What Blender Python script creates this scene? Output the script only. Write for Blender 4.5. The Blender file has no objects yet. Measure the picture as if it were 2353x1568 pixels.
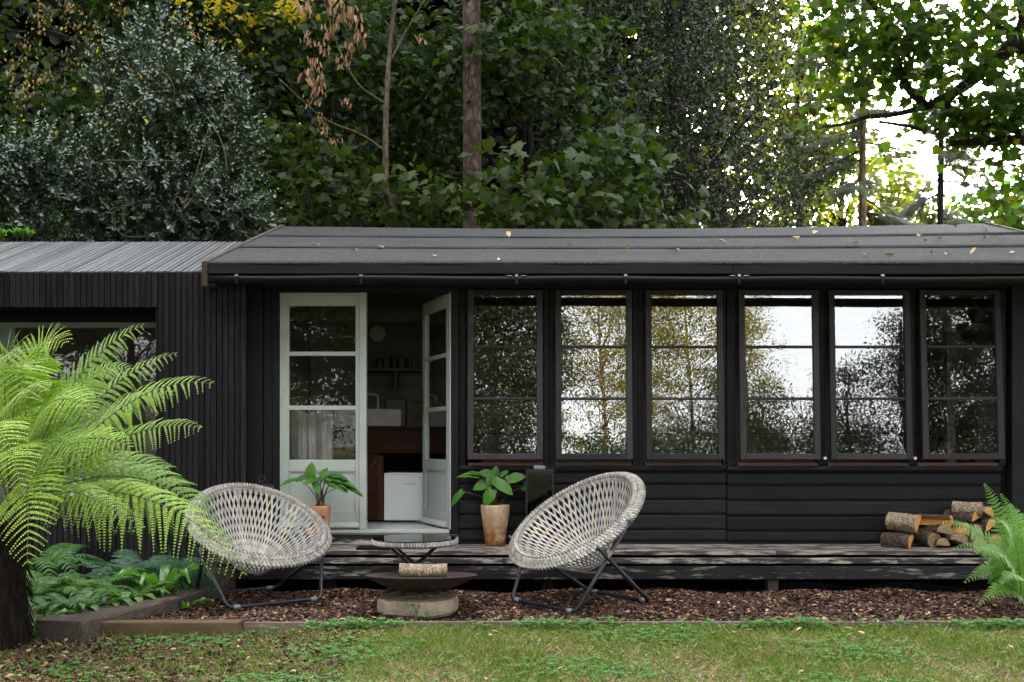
import bpy, math, random
import numpy as np
from mathutils import Vector, Matrix, Euler
C = bpy.context.scene
COL = C.collection
R = math.radians
rng = np.random.default_rng(7)
random.seed(7)

# ------------------------------------------------------------------ camera, sky, sun, exposure
CAMZ = 1.24
cam = bpy.data.cameras.new('camera'); cam.sensor_width = 36; cam.lens = 35.0
cam.shift_y = 0.1003; cam.clip_end = 1500; cam.clip_start = 0.05
co = bpy.data.objects.new('camera', cam); COL.objects.link(co)
co.location = (0, 0, CAMZ); co.rotation_euler = (R(90), 0, 0); C.camera = co
CLOUD = 1.6
SUN_EL, SUN_AZ = 17.0, 9.0          # the sun stands low behind the wood, a little to the right
W = bpy.data.worlds.new('World'); C.world = W; W.use_nodes = True
nt = W.node_tree; nt.nodes.clear()
sky = nt.nodes.new('ShaderNodeTexSky'); sky.sky_type = 'NISHITA'; sky.sun_disc = False
sky.sun_elevation = R(SUN_EL); sky.sun_rotation = R(SUN_AZ); sky.air_density = 1.0; sky.dust_density = 3.0; sky.ozone_density = 1.0
hs = nt.nodes.new('ShaderNodeHueSaturation'); hs.inputs['Saturation'].default_value = 0.22
bg = nt.nodes.new('ShaderNodeBackground'); bg.inputs[1].default_value = 0.15
wo = nt.nodes.new('ShaderNodeOutputWorld')
nt.links.new(sky.outputs[0], hs.inputs['Color'])
tcw = nt.nodes.new('ShaderNodeTexCoord'); sxw = nt.nodes.new('ShaderNodeSeparateXYZ'); nt.links.new(tcw.outputs['Generated'], sxw.inputs[0])
mrw = nt.nodes.new('ShaderNodeMapRange'); mrw.inputs['From Min'].default_value = 0; mrw.inputs['From Max'].default_value = 1
mrw.inputs['To Min'].default_value = CLOUD; mrw.inputs['To Max'].default_value = CLOUD*3; nt.links.new(sxw.outputs[2], mrw.inputs[0])
cbw = nt.nodes.new('ShaderNodeCombineXYZ'); [nt.links.new(mrw.outputs[0], cbw.inputs[i]) for i in range(3)]
vmw = nt.nodes.new('ShaderNodeVectorMath'); vmw.operation = 'ADD'; nt.links.new(hs.outputs[0], vmw.inputs[0]); nt.links.new(cbw.outputs[0], vmw.inputs[1])
nt.links.new(vmw.outputs[0], bg.inputs[0]); nt.links.new(bg.outputs[0], wo.inputs[0])
sl = bpy.data.lights.new('sun', 'SUN'); sl.energy = 5.0; sl.angle = R(0.5); sl.color = (1, .80, .52)
so = bpy.data.objects.new('sun', sl); COL.objects.link(so)
sd = Vector((math.sin(R(SUN_AZ))*math.cos(R(SUN_EL)), math.cos(R(SUN_AZ))*math.cos(R(SUN_EL)), math.sin(R(SUN_EL))))
so.rotation_euler = sd.to_track_quat('Z', 'Y').to_euler()
C.view_settings.view_transform = 'Standard'; C.view_settings.look = 'None'
C.view_settings.exposure = 2.75; C.view_settings.gamma = 1; C.view_settings.use_curve_mapping = False
C.cycles.use_denoising = True
C.cycles.max_bounces = 8; C.cycles.diffuse_bounces = 4; C.cycles.glossy_bounces = 3
C.cycles.transparent_max_bounces = 16; C.cycles.transmission_bounces = 4

F = 2288.0
def at(px, py, Y): return Vector(((px-1176.5)/F*Y, Y, CAMZ-(py-1020)/F*Y))
def XX(px, Y): return (px-1176.5)/F*Y
def ZZ(py, Y): return CAMZ-(py-1020)/F*Y

# ------------------------------------------------------------------ materials
class NT:
    def __init__(s, name):
        s.m = bpy.data.materials.new(name); s.m.use_nodes = True; s.t = s.m.node_tree
        s.t.nodes.clear(); s.out = s.n('OutputMaterial')
    def n(s, typ, **kw):
        x = s.t.nodes.new('ShaderNode'+typ)
        for k, v in kw.items():
            if k in x.inputs.keys() and not hasattr(x, k): x.inputs[k].default_value = v
            else: setattr(x, k, v)
        return x
    def l(s, a, b): s.t.links.new(a, b)
    def ramp(s, fac, stops):
        r = s.n('ValToRGB'); e = r.color_ramp.elements
        while len(e) < len(stops): e.new(.5)
        for i, (p, c) in enumerate(stops):
            e[i].position = p; e[i].color = (*c, 1) if len(c) == 3 else c
        s.l(fac, r.inputs[0]); return r.outputs[0]
    def mix(s, fac, a, b, mode='MIX'):
        x = s.n('Mix'); x.data_type = 'RGBA'; x.blend_type = mode
        for i, v in ((0, fac), (6, a), (7, b)):
            if isinstance(v, (int, float)): x.inputs[i].default_value = v
            elif isinstance(v, tuple): x.inputs[i].default_value = (*v, 1)
            else: s.l(v, x.inputs[i])
        return x.outputs[2]
    def noise(s, vec, scale, detail=4, rough=.55, dim='3D'):
        x = s.n('TexNoise'); x.inputs['Scale'].default_value = scale; x.inputs['Detail'].default_value = detail
        x.inputs['Roughness'].default_value = rough
        if vec is not None: s.l(vec, x.inputs['Vector'])
        return x.outputs['Fac']
    def coords(s, which='Object', scale=(1, 1, 1), rand=False):
        if which == 'Position': v = s.n('NewGeometry').outputs['Position']
        else: v = s.n('TexCoord').outputs[which]
        mp = s.n('Mapping'); mp.inputs['Scale'].default_value = scale; s.l(v, mp.inputs[0])
        if rand:
            oi = s.n('ObjectInfo'); mu = s.n('Math', operation='MULTIPLY'); mu.inputs[1].default_value = 37.0
            s.l(oi.outputs['Random'], mu.inputs[0])
            cb = s.n('CombineXYZ'); [s.l(mu.outputs[0], cb.inputs[i]) for i in range(3)]; s.l(cb.outputs[0], mp.inputs[1])
        return mp.outputs[0]
    def bsdf(s, col, rough=.5, spec=.5, metal=0, bump=None, bstr=.3, bdist=.01, **kw):
        b = s.n('BsdfPrincipled')
        for nm, v in (('Base Color', col), ('Roughness', rough), ('Specular IOR Level', spec), ('Metallic', metal)):
            if isinstance(v, (int, float)): b.inputs[nm].default_value = v
            elif isinstance(v, tuple): b.inputs[nm].default_value = (*v, 1)
            else: s.l(v, b.inputs[nm])
        for k, v in kw.items(): b.inputs[k].default_value = v
        if bump is not None:
            bp = s.n('Bump'); bp.inputs['Strength'].default_value = bstr; bp.inputs['Distance'].default_value = bdist
            s.l(bump, bp.inputs['Height']); s.l(bp.outputs[0], b.inputs['Normal'])
        return b
    def done(s, sh): s.l(sh if not hasattr(sh, 'outputs') else sh.outputs[0], s.out.inputs[0]); return s.m

def wood_mat(name, dark, mid, light, axis='X', rough=.6, spec=.35, worn=0.0, worncol=(.35, .33, .30), bstr=.35, gs=1.0, space='Object'):
    t = NT(name)
    sc = {'X': (1.2, 22, 22), 'Y': (22, 1.2, 22), 'Z': (22, 22, 1.2)}[axis]
    v = t.coords(space, tuple(a*gs for a in sc), rand=True)
    g = t.noise(v, 3.0, 6, .65)
    v2 = t.coords(space, tuple((3 if a > 2 else .6) for a in sc), rand=True)
    b = t.noise(v2, 1.6, 3)
    col = t.ramp(g, [(.25, dark), (.55, mid), (.8, light)])
    oi = t.n('ObjectInfo')
    tone = t.ramp(oi.outputs['Random'], [(0, (.48, .48, .52)), (1, (1.5, 1.46, 1.44))])
    col = t.mix(1.0, col, tone, 'MULTIPLY')
    col = t.mix(.5, col, t.ramp(b, [(.3, (.55, .55, .55)), (.7, (1.3, 1.3, 1.3))]), 'MULTIPLY')
    if worn:
        v3 = t.coords(space, tuple((9 if a > 2 else 1.4)*gs for a in sc), rand=True)
        w = t.noise(v3, 2.6, 8, .7)
        f = t.ramp(w, [(.62-worn*.28, (0, 0, 0)), (.70-worn*.22, (1, 1, 1))])
        col = t.mix(f, col, worncol)
    ru = t.ramp(g, [(.2, (rough-.1,)*3), (.8, (rough+.12,)*3)])
    return t.done(t.bsdf(col, ru, spec, bump=g, bstr=bstr, bdist=.004))

def plain_mat(name, col, rough=.5, spec=.5, metal=0, var=.15, sc=8, bstr=.1, bdist=.003, **kw):
    t = NT(name); v = t.coords('Object')
    n = t.noise(v, sc, 5); a = tuple(c*(1-var) for c in col); b = tuple(min(1, c*(1+var)) for c in col)
    return t.done(t.bsdf(t.ramp(n, [(.3, a), (.7, b)]), rough, spec, metal, bump=n, bstr=bstr, bdist=bdist, **kw))

def leaf_mat(name, cols, rough=.45, spec=.5, transl=.35, tcol=None, patch=None, perobj=None):
    t = NT(name); g = t.n('NewGeometry')
    stops = [(i/(len(cols)-1), c) for i, c in enumerate(cols)]
    col = t.ramp(g.outputs['Random Per Island'], stops)
    if patch:
        p = t.noise(t.coords('Position'), patch[0], 3)
        col = t.mix(t.ramp(p, [(patch[2], (0, 0, 0)), (patch[3], (1, 1, 1))]), col, patch[1])
    if perobj: col = t.mix(1.0, col, t.ramp(t.n('ObjectInfo').outputs['Random'], [(0, perobj[0]), (1, perobj[1])]), 'MULTIPLY')
    b = t.bsdf(col, rough, spec)
    tr = t.n('BsdfTranslucent')
    tc = t.mix(1.0, col, tcol or (1.6, 1.7, .55), 'MULTIPLY'); t.l(tc, tr.inputs[0])
    mx = t.n('MixShader'); mx.inputs[0].default_value = transl; t.l(b.outputs[0], mx.inputs[1]); t.l(tr.outputs[0], mx.inputs[2])
    return t.done(mx)

def glass_mat(name, f0=.09, tint=(1, 1, 1), wob=.0, rough=0.0):
    t = NT(name)
    lw = t.n('LayerWeight'); lw.inputs[0].default_value = .5
    p = t.n('Math', operation='POWER'); p.inputs[1].default_value = 4.0; t.l(lw.outputs['Facing'], p.inputs[0])
    m = t.n('MapRange'); m.inputs['To Min'].default_value = f0; m.inputs['To Max'].default_value = 1; t.l(p.outputs[0], m.inputs[0])
    tr = t.n('BsdfTransparent'); tr.inputs[0].default_value = (*tint, 1)
    gl = t.n('BsdfGlossy'); gl.inputs['Roughness'].default_value = rough
    if wob:
        n = t.noise(t.coords('Position', (1, 1, 2.5)), 1.7, 2)
        bp = t.n('Bump'); bp.inputs['Strength'].default_value = 1; bp.inputs['Distance'].default_value = wob
        t.l(n, bp.inputs['Height']); t.l(bp.outputs[0], gl.inputs['Normal'])
    mx = t.n('MixShader'); t.l(m.outputs[0], mx.inputs[0]); t.l(tr.outputs[0], mx.inputs[1]); t.l(gl.outputs[0], mx.inputs[2])
    return t.done(mx)

M = {}
M['slat'] = wood_mat('charred slat', (.0045, .004, .0052), (.009, .008, .0105), (.034, .032, .038), 'Z', .6, .18)
M['roof_slat'] = wood_mat('weathered roof slat', (.035, .037, .039), (.06, .064, .068), (.11, .115, .12), 'Y', .55, .5)
M['board'] = wood_mat('black stained board', (.006, .006, .007), (.0085, .0085, .0105), (.027, .027, .031), 'X', .55, .2)
M['post'] = wood_mat('black stained post', (.005, .005, .006), (.0095, .0095, .0115), (.020, .019, .023), 'Z', .55, .18)
M['sash'] = wood_mat('dark purple brown sash', (.012, .010, .012), (.023, .019, .024), (.050, .042, .048), 'Z', .5, .35)
M['sill'] = wood_mat('red brown sill', (.03, .012, .01), (.07, .028, .02), (.12, .05, .04), 'X', .55, .4)
M['deck'] = wood_mat('weathered deck board', (.02, .017, .016), (.05, .043, .038), (.12, .105, .09), 'X', .7, .3, worn=.5, worncol=(.33, .285, .24))
M['deck_edge'] = wood_mat('worn painted deck edge', (.013, .012, .013), (.025, .023, .023), (.05, .045, .042), 'X', .65, .3, worn=.42, worncol=(.38, .35, .31))
M['riser'] = wood_mat('grooved riser', (.010, .010, .011), (.02, .019, .02), (.035, .032, .032), 'X', .65, .3, worn=.26, worncol=(.32, .29, .26))
M['timber'] = wood_mat('edging timber', (.06, .04, .02), (.12, .085, .045), (.20, .15, .09), 'X', .8, .2)
M['edge_board'] = wood_mat('thin edging board', (.07, .05, .038), (.13, .10, .08), (.2, .16, .13), 'X', .85, .2)
M['sleeper'] = wood_mat('old sleeper', (.03, .022, .018), (.075, .06, .05), (.15, .125, .105), 'Y', .85, .2, bstr=.8)
M['interior_wood'] = wood_mat('brown kitchen wood', (.02, .007, .003), (.06, .022, .008), (.11, .045, .017), 'Z', .6, .2)
M['interior_wood_h'] = wood_mat('brown counter wood', (.012, .004, .002), (.03, .010, .004), (.055, .02, .008), 'X', .6, .15)
M['inner_wall'] = plain_mat('interior boarded wall', (.10, .09, .08), .8, .2, var=.1)
M['ceiling'] = plain_mat('interior ceiling', (.08, .07, .064), .8, .2, var=.1)
M['floor'] = plain_mat('interior floor', (.22, .20, .17), .6, .3)
M['sage'] = plain_mat('sage green paint', (.36, .395, .368), .42, .5, var=.07, sc=5, bstr=.12)
M['white'] = plain_mat('white enamel', (.74, .76, .79), .3, .5, var=.02, bstr=.02)
M['white_plastic'] = plain_mat('white plastic', (.7, .7, .7), .4)
M['cream'] = plain_mat('cream ceramic', (.22, .21, .195), .35)
M['black'] = plain_mat('black void', (.006, .006, .006), .9, .1)
M['ink'] = plain_mat('dark lettering', (.03, .03, .035), .5)
M['gutter'] = plain_mat('black gutter plastic', (.005, .005, .006), .5, .2, var=.1, sc=2)
M['bracket'] = plain_mat('pale bracket clip', (.35, .36, .38), .35, .5, .6)
M['metal'] = plain_mat('dark powder coated tube', (.020, .022, .028), .33, .5, .3, var=.25, sc=30)
M['clamp'] = plain_mat('grey plastic clamp', (.16, .165, .17), .5)
M['brass'] = plain_mat('brass', (.5, .30, .12), .3, .5, 1.0)
M['glass'] = glass_mat('window glass', .10, wob=.0002, rough=.007)
M['door_glass'] = glass_mat('door glass', .035, wob=.0002, rough=.008)
M['lantern_glass'] = glass_mat('lantern glass', .04, (.5, .5, .52))
M['table_glass'] = glass_mat('smoked table glass', .12, (.10, .11, .11))
M['wax'] = plain_mat('candle wax', (.62, .55, .33), .5, .3)
M['clockface'] = plain_mat('clock face', (.3, .29, .26), .5)
M['terracotta_a'] = plain_mat('orange terracotta', (.40, .20, .11), .8, .2, var=.3, sc=5)
def terracotta():
    t = NT('lime stained terracotta'); v = t.coords('Object', (6, 6, 3))
    n = t.noise(v, 1.6, 8, .62)
    n2 = t.noise(t.coords('Object', (30, 30, 30)), 1, 6)
    c = t.ramp(n, [(.30, (.10, .035, .012)), (.43, (.33, .12, .035)), (.50, (.40, .20, .09)), (.56, (.42, .34, .24)), (.75, (.50, .45, .37))])
    sx = t.n('SeparateXYZ'); t.l(t.n('TexCoord').outputs['Object'], sx.inputs[0])
    g = t.ramp(t.noise(t.coords('Object', (4, 4, 9)), 2.4, 5), [(.42, (0, 0, 0)), (.56, (1, 1, 1))])
    zr = t.n('MapRange'); zr.inputs['From Min'].default_value = .10; zr.inputs['From Max'].default_value = .26; t.l(sx.outputs[2], zr.inputs[0])
    low = t.mix(g, c, (.30, .115, .03)); pale = t.mix(.6, c, (.40, .33, .24)); c = t.mix(t.ramp(zr.outputs[0], [(0, (0, 0, 0)), (1, (1, 1, 1))]), low, pale)
    c = t.mix(.45, c, t.ramp(n2, [(.3, (.6, .6, .6)), (.7, (1.25, 1.25, 1.25))]), 'MULTIPLY')
    return t.done(t.bsdf(c, .8, .25, bump=n2, bstr=.3, bdist=.003))
M['terracotta_b'] = terracotta()
def felt():
    t = NT('mineral roofing felt'); v = t.coords('Position')
    n = t.noise(v, 105, 3, .85); n2 = t.noise(t.coords('Position', (1, 2.5, 2.5)), 1.3, 5)
    n3 = t.noise(v, 60, 3, .7)
    c = t.ramp(n, [(.40, (.002, .0022, .0025)), (.54, (.015, .016, .017)), (.66, (.17, .175, .18))])
    c = t.mix(.75, c, t.ramp(n2, [(.3, (.62, .62, .63)), (.72, (1.25, 1.25, 1.25))]), 'MULTIPLY')
    c = t.mix(.6, c, t.ramp(n3, [(.3, (.5, .5, .5)), (.7, (1.3, 1.3, 1.3))]), 'MULTIPLY')
    return t.done(t.bsdf(c, .85, .3, bump=n, bstr=.6, bdist=.006))
M['felt'] = felt()
M['felt_edge'] = plain_mat('felt lap edge', (.012, .012, .013), .8)
M['barge'] = wood_mat('weathered bargeboard', (.05, .04, .03), (.11, .085, .06), (.2, .16, .12), 'Y', .8, .2)
def wicker(name, cols, sc=60):
    t = NT(name); g = t.n('NewGeometry'); oi = t.n('ObjectInfo')
    ad = t.n('Math', operation='ADD'); t.l(g.outputs['Random Per Island'], ad.inputs[0]); t.l(oi.outputs['Random'], ad.inputs[1])
    fr = t.n('Math', operation='FRACT'); t.l(ad.outputs[0], fr.inputs[0])
    c = t.ramp(fr.outputs[0], [(i/(len(cols)-1), k) for i, k in enumerate(cols)])
    n = t.noise(t.coords('Object', (sc, sc, sc)), 1, 5)
    c = t.mix(.5, c, t.ramp(n, [(.3, (.6, .6, .6)), (.7, (1.3, 1.3, 1.3))]), 'MULTIPLY')
    return t.done(t.bsdf(c, .55, .4, bump=n, bstr=.2, bdist=.002))
M['strip'] = wicker('flat lattice strip', [(.38, .37, .35), (.20, .212, .225), (.43, .365, .29), (.21, .22, .23), (.38, .325, .26), (.33, .33, .32)], 14)
M['weave'] = wicker('twisted rim weave', [(.24, .23, .215), (.36, .34, .31), (.16, .15, .14), (.32, .28, .23)])
M['weave_under'] = wicker('inner rim cord', [(.12, .09, .07), (.17, .14, .115)])
def iron():
    t = NT('rusted iron'); n = t.noise(t.coords('Object'), 9, 8, .65)
    c = t.ramp(n, [(.3, (.022, .016, .014)), (.55, (.04, .026, .021)), (.75, (.085, .045, .03))])
    return t.done(t.bsdf(c, .6, .45, .3, bump=n, bstr=.25, bdist=.004))
M['iron'] = iron()
def concrete():
    t = NT('mossy concrete'); v = t.coords('Object'); n = t.noise(v, 7, 8, .65); n2 = t.noise(v, 55, 4)
    c = t.ramp(n, [(.3, (.19, .145, .10)), (.6, (.33, .27, .21)), (.8, (.42, .36, .29))])
    c = t.mix(.5, c, t.ramp(n2, [(.3, (.55, .55, .5)), (.7, (1.25, 1.25, 1.25))]), 'MULTIPLY')
    return t.done(t.bsdf(c, .9, .2, bump=n2, bstr=.5, bdist=.006))
M['concrete'] = concrete()
def bark(name, c1, c2, c3, sc=(14, 14, 3), bd=.02):
    t = NT(name); v = t.coords('Object', sc, rand=True); n = t.noise(v, 1.0, 8, .7)
    vo = t.n('TexVoronoi', feature='DISTANCE_TO_EDGE'); vo.inputs['Scale'].default_value = 1.6; t.l(v, vo.inputs['Vector'])
    c = t.ramp(n, [(.3, c1), (.52, c2), (.72, c3)])
    c = t.mix(.8, c, t.ramp(vo.outputs['Distance'], [(0, (.25, .25, .25)), (.22, (1.15, 1.15, 1.15))]), 'MULTIPLY')
    return t.done(t.bsdf(c, .9, .2, bump=n, bstr=.9, bdist=bd))
M['bark_pine'] = bark('scaly pinkish pine bark', (.03, .02, .017), (.08, .052, .043), (.16, .115, .095), (7, 7, 4))
M['bark_dark'] = bark('dark tree bark', (.012, .009, .008), (.03, .024, .02), (.06, .05, .04))
M['bark_tan'] = bark('smooth tan sapling bark', (.045, .032, .02), (.085, .062, .04), (.14, .11, .075), (20, 20, 3), .005)
M['bark_log'] = bark('log bark', (.025, .017, .013), (.07, .048, .036), (.17, .13, .10), (22, 22, 9), .012)
M['bark_pale'] = bark('pale flaking log bark', (.16, .11, .07), (.30, .23, .16), (.42, .36, .28), (38, 38, 16), .006)
M['bark_gold'] = bark('warm limb bark', (.10, .07, .04), (.22, .16, .10), (.35, .27, .18))
M['fern_trunk'] = bark('fibrous fern trunk', (.006, .004, .003), (.018, .012, .009), (.04, .028, .02), (30, 30, 5), .03)
def cutwood(name, a, b):
    t = NT(name); n = t.noise(t.coords('Object', (25, 25, 25), rand=True), 1, 6, .7)
    c = t.ramp(n, [(.3, a), (.7, b)]); return t.done(t.bsdf(c, .8, .2, bump=n, bstr=.4, bdist=.004))
M['cut_orange'] = cutwood('fresh orange cut wood', (.36, .16, .045), (.62, .33, .12))
M['cut_grey'] = cutwood('weathered cut wood', (.16, .10, .055), (.34, .24, .14))
M['chip'] = leaf_mat('bark chip', [(.022, .011, .009), (.052, .024, .017), (.012, .007, .006), (.09, .045, .033), (.038, .018, .013), (.16, .10, .075), (.045, .022, .016), (.42, .27, .16)], .8, .15, .02, (1, .6, .4))
M['grass'] = leaf_mat('lawn grass', [(.06, .125, .016), (.10, .18, .026), (.16, .21, .05), (.075, .15, .020), (.36, .31, .16)], .6, .15, .3, patch=(3.2, (.28, .24, .11), .56, .76))
M['straw'] = leaf_mat('dry lawn straw', [(.44, .36, .21), (.32, .24, .13), (.56, .48, .31), (.20, .12, .06)], .8, .2, .2, (1.1, 1, .7))
M['clover'] = leaf_mat('clover', [(.05, .15, .022), (.085, .21, .035), (.035, .115, .022)], .5, .3, .25)
M['fern'] = leaf_mat('tree fern pinnules', [(.15, .28, .03), (.24, .38, .05), (.32, .47, .09), (.16, .31, .04)], .42, .35, .38, (1.25, 1.3, .55), perobj=((.62, .72, .6), (1.45, 1.35, 1.2)))
M['fern_rib'] = plain_mat('fern rachis', (.10, .085, .035), .6)
M['fern_dark'] = leaf_mat('understorey fern', [(.04, .12, .035), (.065, .16, .04), (.10, .22, .05)], .4, .5, .3)
M['fern_lime'] = leaf_mat('sword fern', [(.07, .16, .03), (.11, .22, .04)], .4, .5, .3)
M['fern_blue'] = leaf_mat('blue green fern', [(.04, .10, .065), (.06, .13, .08)], .5, .4, .25)
M['fern_right'] = leaf_mat('bracken fern', [(.10, .24, .035), (.16, .33, .05), (.11, .26, .06)], .45, .45, .35)
M['strap'] = leaf_mat('strap fern leaf', [(.06, .17, .025), (.10, .25, .04)], .25, .6, .3)
M['sycamore'] = leaf_mat('sycamore leaf', [(.012, .030, .006), (.020, .042, .006), (.036, .060, .008), (.014, .034, .008), (.010, .030, .010)], .5, .22, .34)
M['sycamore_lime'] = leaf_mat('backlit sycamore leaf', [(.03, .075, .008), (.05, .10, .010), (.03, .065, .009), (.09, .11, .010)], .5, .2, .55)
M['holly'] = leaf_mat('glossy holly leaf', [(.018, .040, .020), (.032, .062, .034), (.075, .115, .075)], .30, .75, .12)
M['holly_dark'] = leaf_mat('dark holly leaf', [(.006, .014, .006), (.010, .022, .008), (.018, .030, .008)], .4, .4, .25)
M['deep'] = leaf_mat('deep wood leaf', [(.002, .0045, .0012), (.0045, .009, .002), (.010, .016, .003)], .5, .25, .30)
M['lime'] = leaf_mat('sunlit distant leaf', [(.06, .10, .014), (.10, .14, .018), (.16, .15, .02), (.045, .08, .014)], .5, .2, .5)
M['gold'] = leaf_mat('low sun gold leaf', [(.12, .14, .018), (.20, .19, .025), (.09, .12, .016), (.24, .18, .025)], .5, .3, .4)  # warm low sunlight is put into this leaf colour
M['yellow'] = leaf_mat('yellow and sunlit leaf', [(.30, .24, .02), (.40, .30, .03), (.22, .24, .03)], .5, .3, .5)  # stray yellow holly leaves; in the tree crowns, sunlight put into the colour
M['needle'] = leaf_mat('spruce needles', [(.018, .040, .018), (.03, .055, .02), (.06, .07, .02)], .5, .4, .25)
M['rhodo'] = leaf_mat('pale rhododendron leaf', [(.10, .24, .07), (.14, .30, .10)], .35, .5, .3)
M['dead'] = leaf_mat('dead brown leaf', [(.16, .085, .05), (.28, .16, .09), (.38, .25, .15), (.20, .11, .07)], .7, .2, .25, (1.2, .9, .6))
M['seed'] = leaf_mat('winged seeds', [(.24, .20, .06), (.32, .22, .09), (.22, .13, .06)], .6, .3, .35, (1.2, 1, .5))
M['fallen'] = leaf_mat('fallen leaf', [(.42, .29, .14), (.52, .40, .24), (.34, .20, .08)], .7, .2, .1, (1, .9, .6))
def hosta(name):
    t = NT(name)
    uv = t.n('TexCoord').outputs['Object']; sx = t.n('SeparateXYZ'); t.l(uv, sx.inputs[0])
    ab = t.n('Math', operation='ABSOLUTE'); t.l(sx.outputs[0], ab.inputs[0])
    # parallel veins that curve from the midrib towards the tip
    mu = t.n('Math', operation='MULTIPLY'); t.l(ab.outputs[0], mu.inputs[0]); mu.inputs[1].default_value = 75
    sn = t.n('Math', operation='SINE'); t.l(mu.outputs[0], sn.inputs[0])
    n = t.noise(uv, 9, 3)
    oi = t.n('ObjectInfo')
    c = t.ramp(oi.outputs['Random'], [(0, (.025, .10, .010)), (.5, (.045, .15, .014)), (1, (.08, .21, .022))])
    c = t.mix(.5, c, t.ramp(sn.outputs[0], [(.0, (.75, .8, .7)), (1, (1.25, 1.2, 1.2))]), 'MULTIPLY')
    c = t.mix(.5, c, t.ramp(n, [(.3, (.6, .7, .6)), (.7, (1.3, 1.2, 1.1))]), 'MULTIPLY')
    b = t.bsdf(c, .3, .4, bump=sn.outputs[0], bstr=.5, bdist=.002)
    tr = t.n('BsdfTranslucent'); t.l(t.mix(1.0, c, (1.5, 1.5, .5), 'MULTIPLY'), tr.inputs[0])
    mx = t.n('MixShader'); mx.inputs[0].default_value = .25; t.l(b.outputs[0], mx.inputs[1]); t.l(tr.outputs[0], mx.inputs[2])
    return t.done(mx)
M['hosta'] = hosta('ribbed plantain lily leaf')
M['petiole'] = plain_mat('dark red petiole', (.08, .05, .025), .45)
M['soil'] = plain_mat('potting soil', (.015, .010, .008), .95, .1, sc=40, bstr=.8, bdist=.01)
def ground_mat():
    t = NT('lawn and forest floor'); v = t.coords('Position')
    n = t.noise(v, 1.1, 5); n2 = t.noise(v, 38, 5, .7); n3 = t.noise(v, 9, 5)
    earth = t.ramp(n2, [(.3, (.025, .016, .011)), (.5, (.07, .045, .03)), (.7, (.16, .115, .075))])
    green = t.ramp(n2, [(.3, (.045, .06, .018)), (.55, (.10, .12, .035)), (.75, (.24, .21, .11))])
    c = t.mix(t.ramp(n3, [(.38, (0, 0, 0)), (.6, (1, 1, 1))]), earth, green)
    return t.done(t.bsdf(c, .95, .1, bump=n2, bstr=.7, bdist=.02))
M['ground'] = ground_mat()
M['bed'] = plain_mat('mulch base', (.025, .013, .010), .9, .2, var=.6, sc=50, bstr=.8, bdist=.02)
M['membrane'] = plain_mat('black weed membrane', (.012, .014, .02), .3, .6, sc=3, bstr=.5, bdist=.03)
M['hill'] = plain_mat('far wooded ground', (.03, .04, .015), .95, .1, var=.4, sc=1)

# ------------------------------------------------------------------ mesh helpers
def mesh_np(name, V, Fc, smooth=False):
    V = np.asarray(V, dtype=np.float32).reshape(-1, 3); Fc = np.asarray(Fc, dtype=np.int32)
    me = bpy.data.meshes.new(name); k = Fc.shape[1]; m = Fc.shape[0]
    me.vertices.add(len(V)); me.vertices.foreach_set('co', V.ravel())
    me.loops.add(m*k); me.loops.foreach_set('vertex_index', Fc.ravel())
    me.polygons.add(m); me.polygons.foreach_set('loop_start', np.arange(0, m*k, k, dtype=np.int32))
    try: me.polygons.foreach_set('loop_total', np.full(m, k, dtype=np.int32))
    except Exception: pass
    if smooth: me.polygons.foreach_set('use_smooth', np.ones(m, dtype=bool))
    me.update(calc_edges=True); me.validate(); return me

class MB:
    def __init__(s): s.v = []; s.f = []
    def add(s, vs, fs):
        o = len(s.v); s.v += [tuple(v) for v in vs]; s.f += [tuple(i+o for i in f) for f in fs]; return s
    def box(s, x0, x1, y0, y1, z0, z1, rot=None, org=None):
        vs = [Vector((x, y, z)) for x in (x0, x1) for y in (y0, y1) for z in (z0, z1)]
        if rot is not None: vs = [rot @ (v-org)+org for v in vs]
        return s.add(vs, [(0, 1, 3, 2), (4, 6, 7, 5), (0, 4, 5, 1), (2, 3, 7, 6), (0, 2, 6, 4), (1, 5, 7, 3)])
    def tube(s, pts, r, n=8, cap=True):
        pts = [Vector(p) for p in pts]; m = len(pts)
        rs = r if hasattr(r, '__len__') else [r]*m
        up = None; vs = []
        for i, p in enumerate(pts):
            t = (pts[min(i+1, m-1)]-pts[max(i-1, 0)]).normalized()
            if up is None: up = t.orthogonal().normalized()
            up = (up - t*up.dot(t)).normalized(); sd_ = t.cross(up)
            for k in range(n):
                a = 2*math.pi*k/n; vs.append(p+(up*math.cos(a)+sd_*math.sin(a))*rs[i])
        fs = [(i*n+k, i*n+(k+1) % n, (i+1)*n+(k+1) % n, (i+1)*n+k) for i in range(m-1) for k in range(n)]
        if cap: fs += [tuple(range(n-1, -1, -1)), tuple((m-1)*n+k for k in range(n))]
        return s.add(vs, fs)
    def lathe(s, prof, n=40, c=(0, 0, 0)):
        vs = []; 
        for r, z in prof:
            for k in range(n):
                a = 2*math.pi*k/n; vs.append((c[0]+r*math.cos(a), c[1]+r*math.sin(a), c[2]+z))
        fs = [(i*n+k, i*n+(k+1) % n, (i+1)*n+(k+1) % n, (i+1)*n+k) for i in range(len(prof)-1) for k in range(n)]
        fs += [tuple(range(n-1, -1, -1)), tuple((len(prof)-1)*n+k for k in range(n))]
        return s.add(vs, fs)
    def build(s, name, mat, parent=None, smooth=False, bevel=0):
        me = bpy.data.meshes.new(name); me.from_pydata(s.v, [], s.f); me.update()
        if smooth: me.polygons.foreach_set('use_smooth', [True]*len(me.polygons))
        o = link(name, me, mat, parent)
        if smooth == 'auto': pass
        if bevel:
            b = o.modifiers.new('bevel', 'BEVEL'); b.width = bevel; b.segments = 2; b.limit_method = 'ANGLE'
        return o
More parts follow.
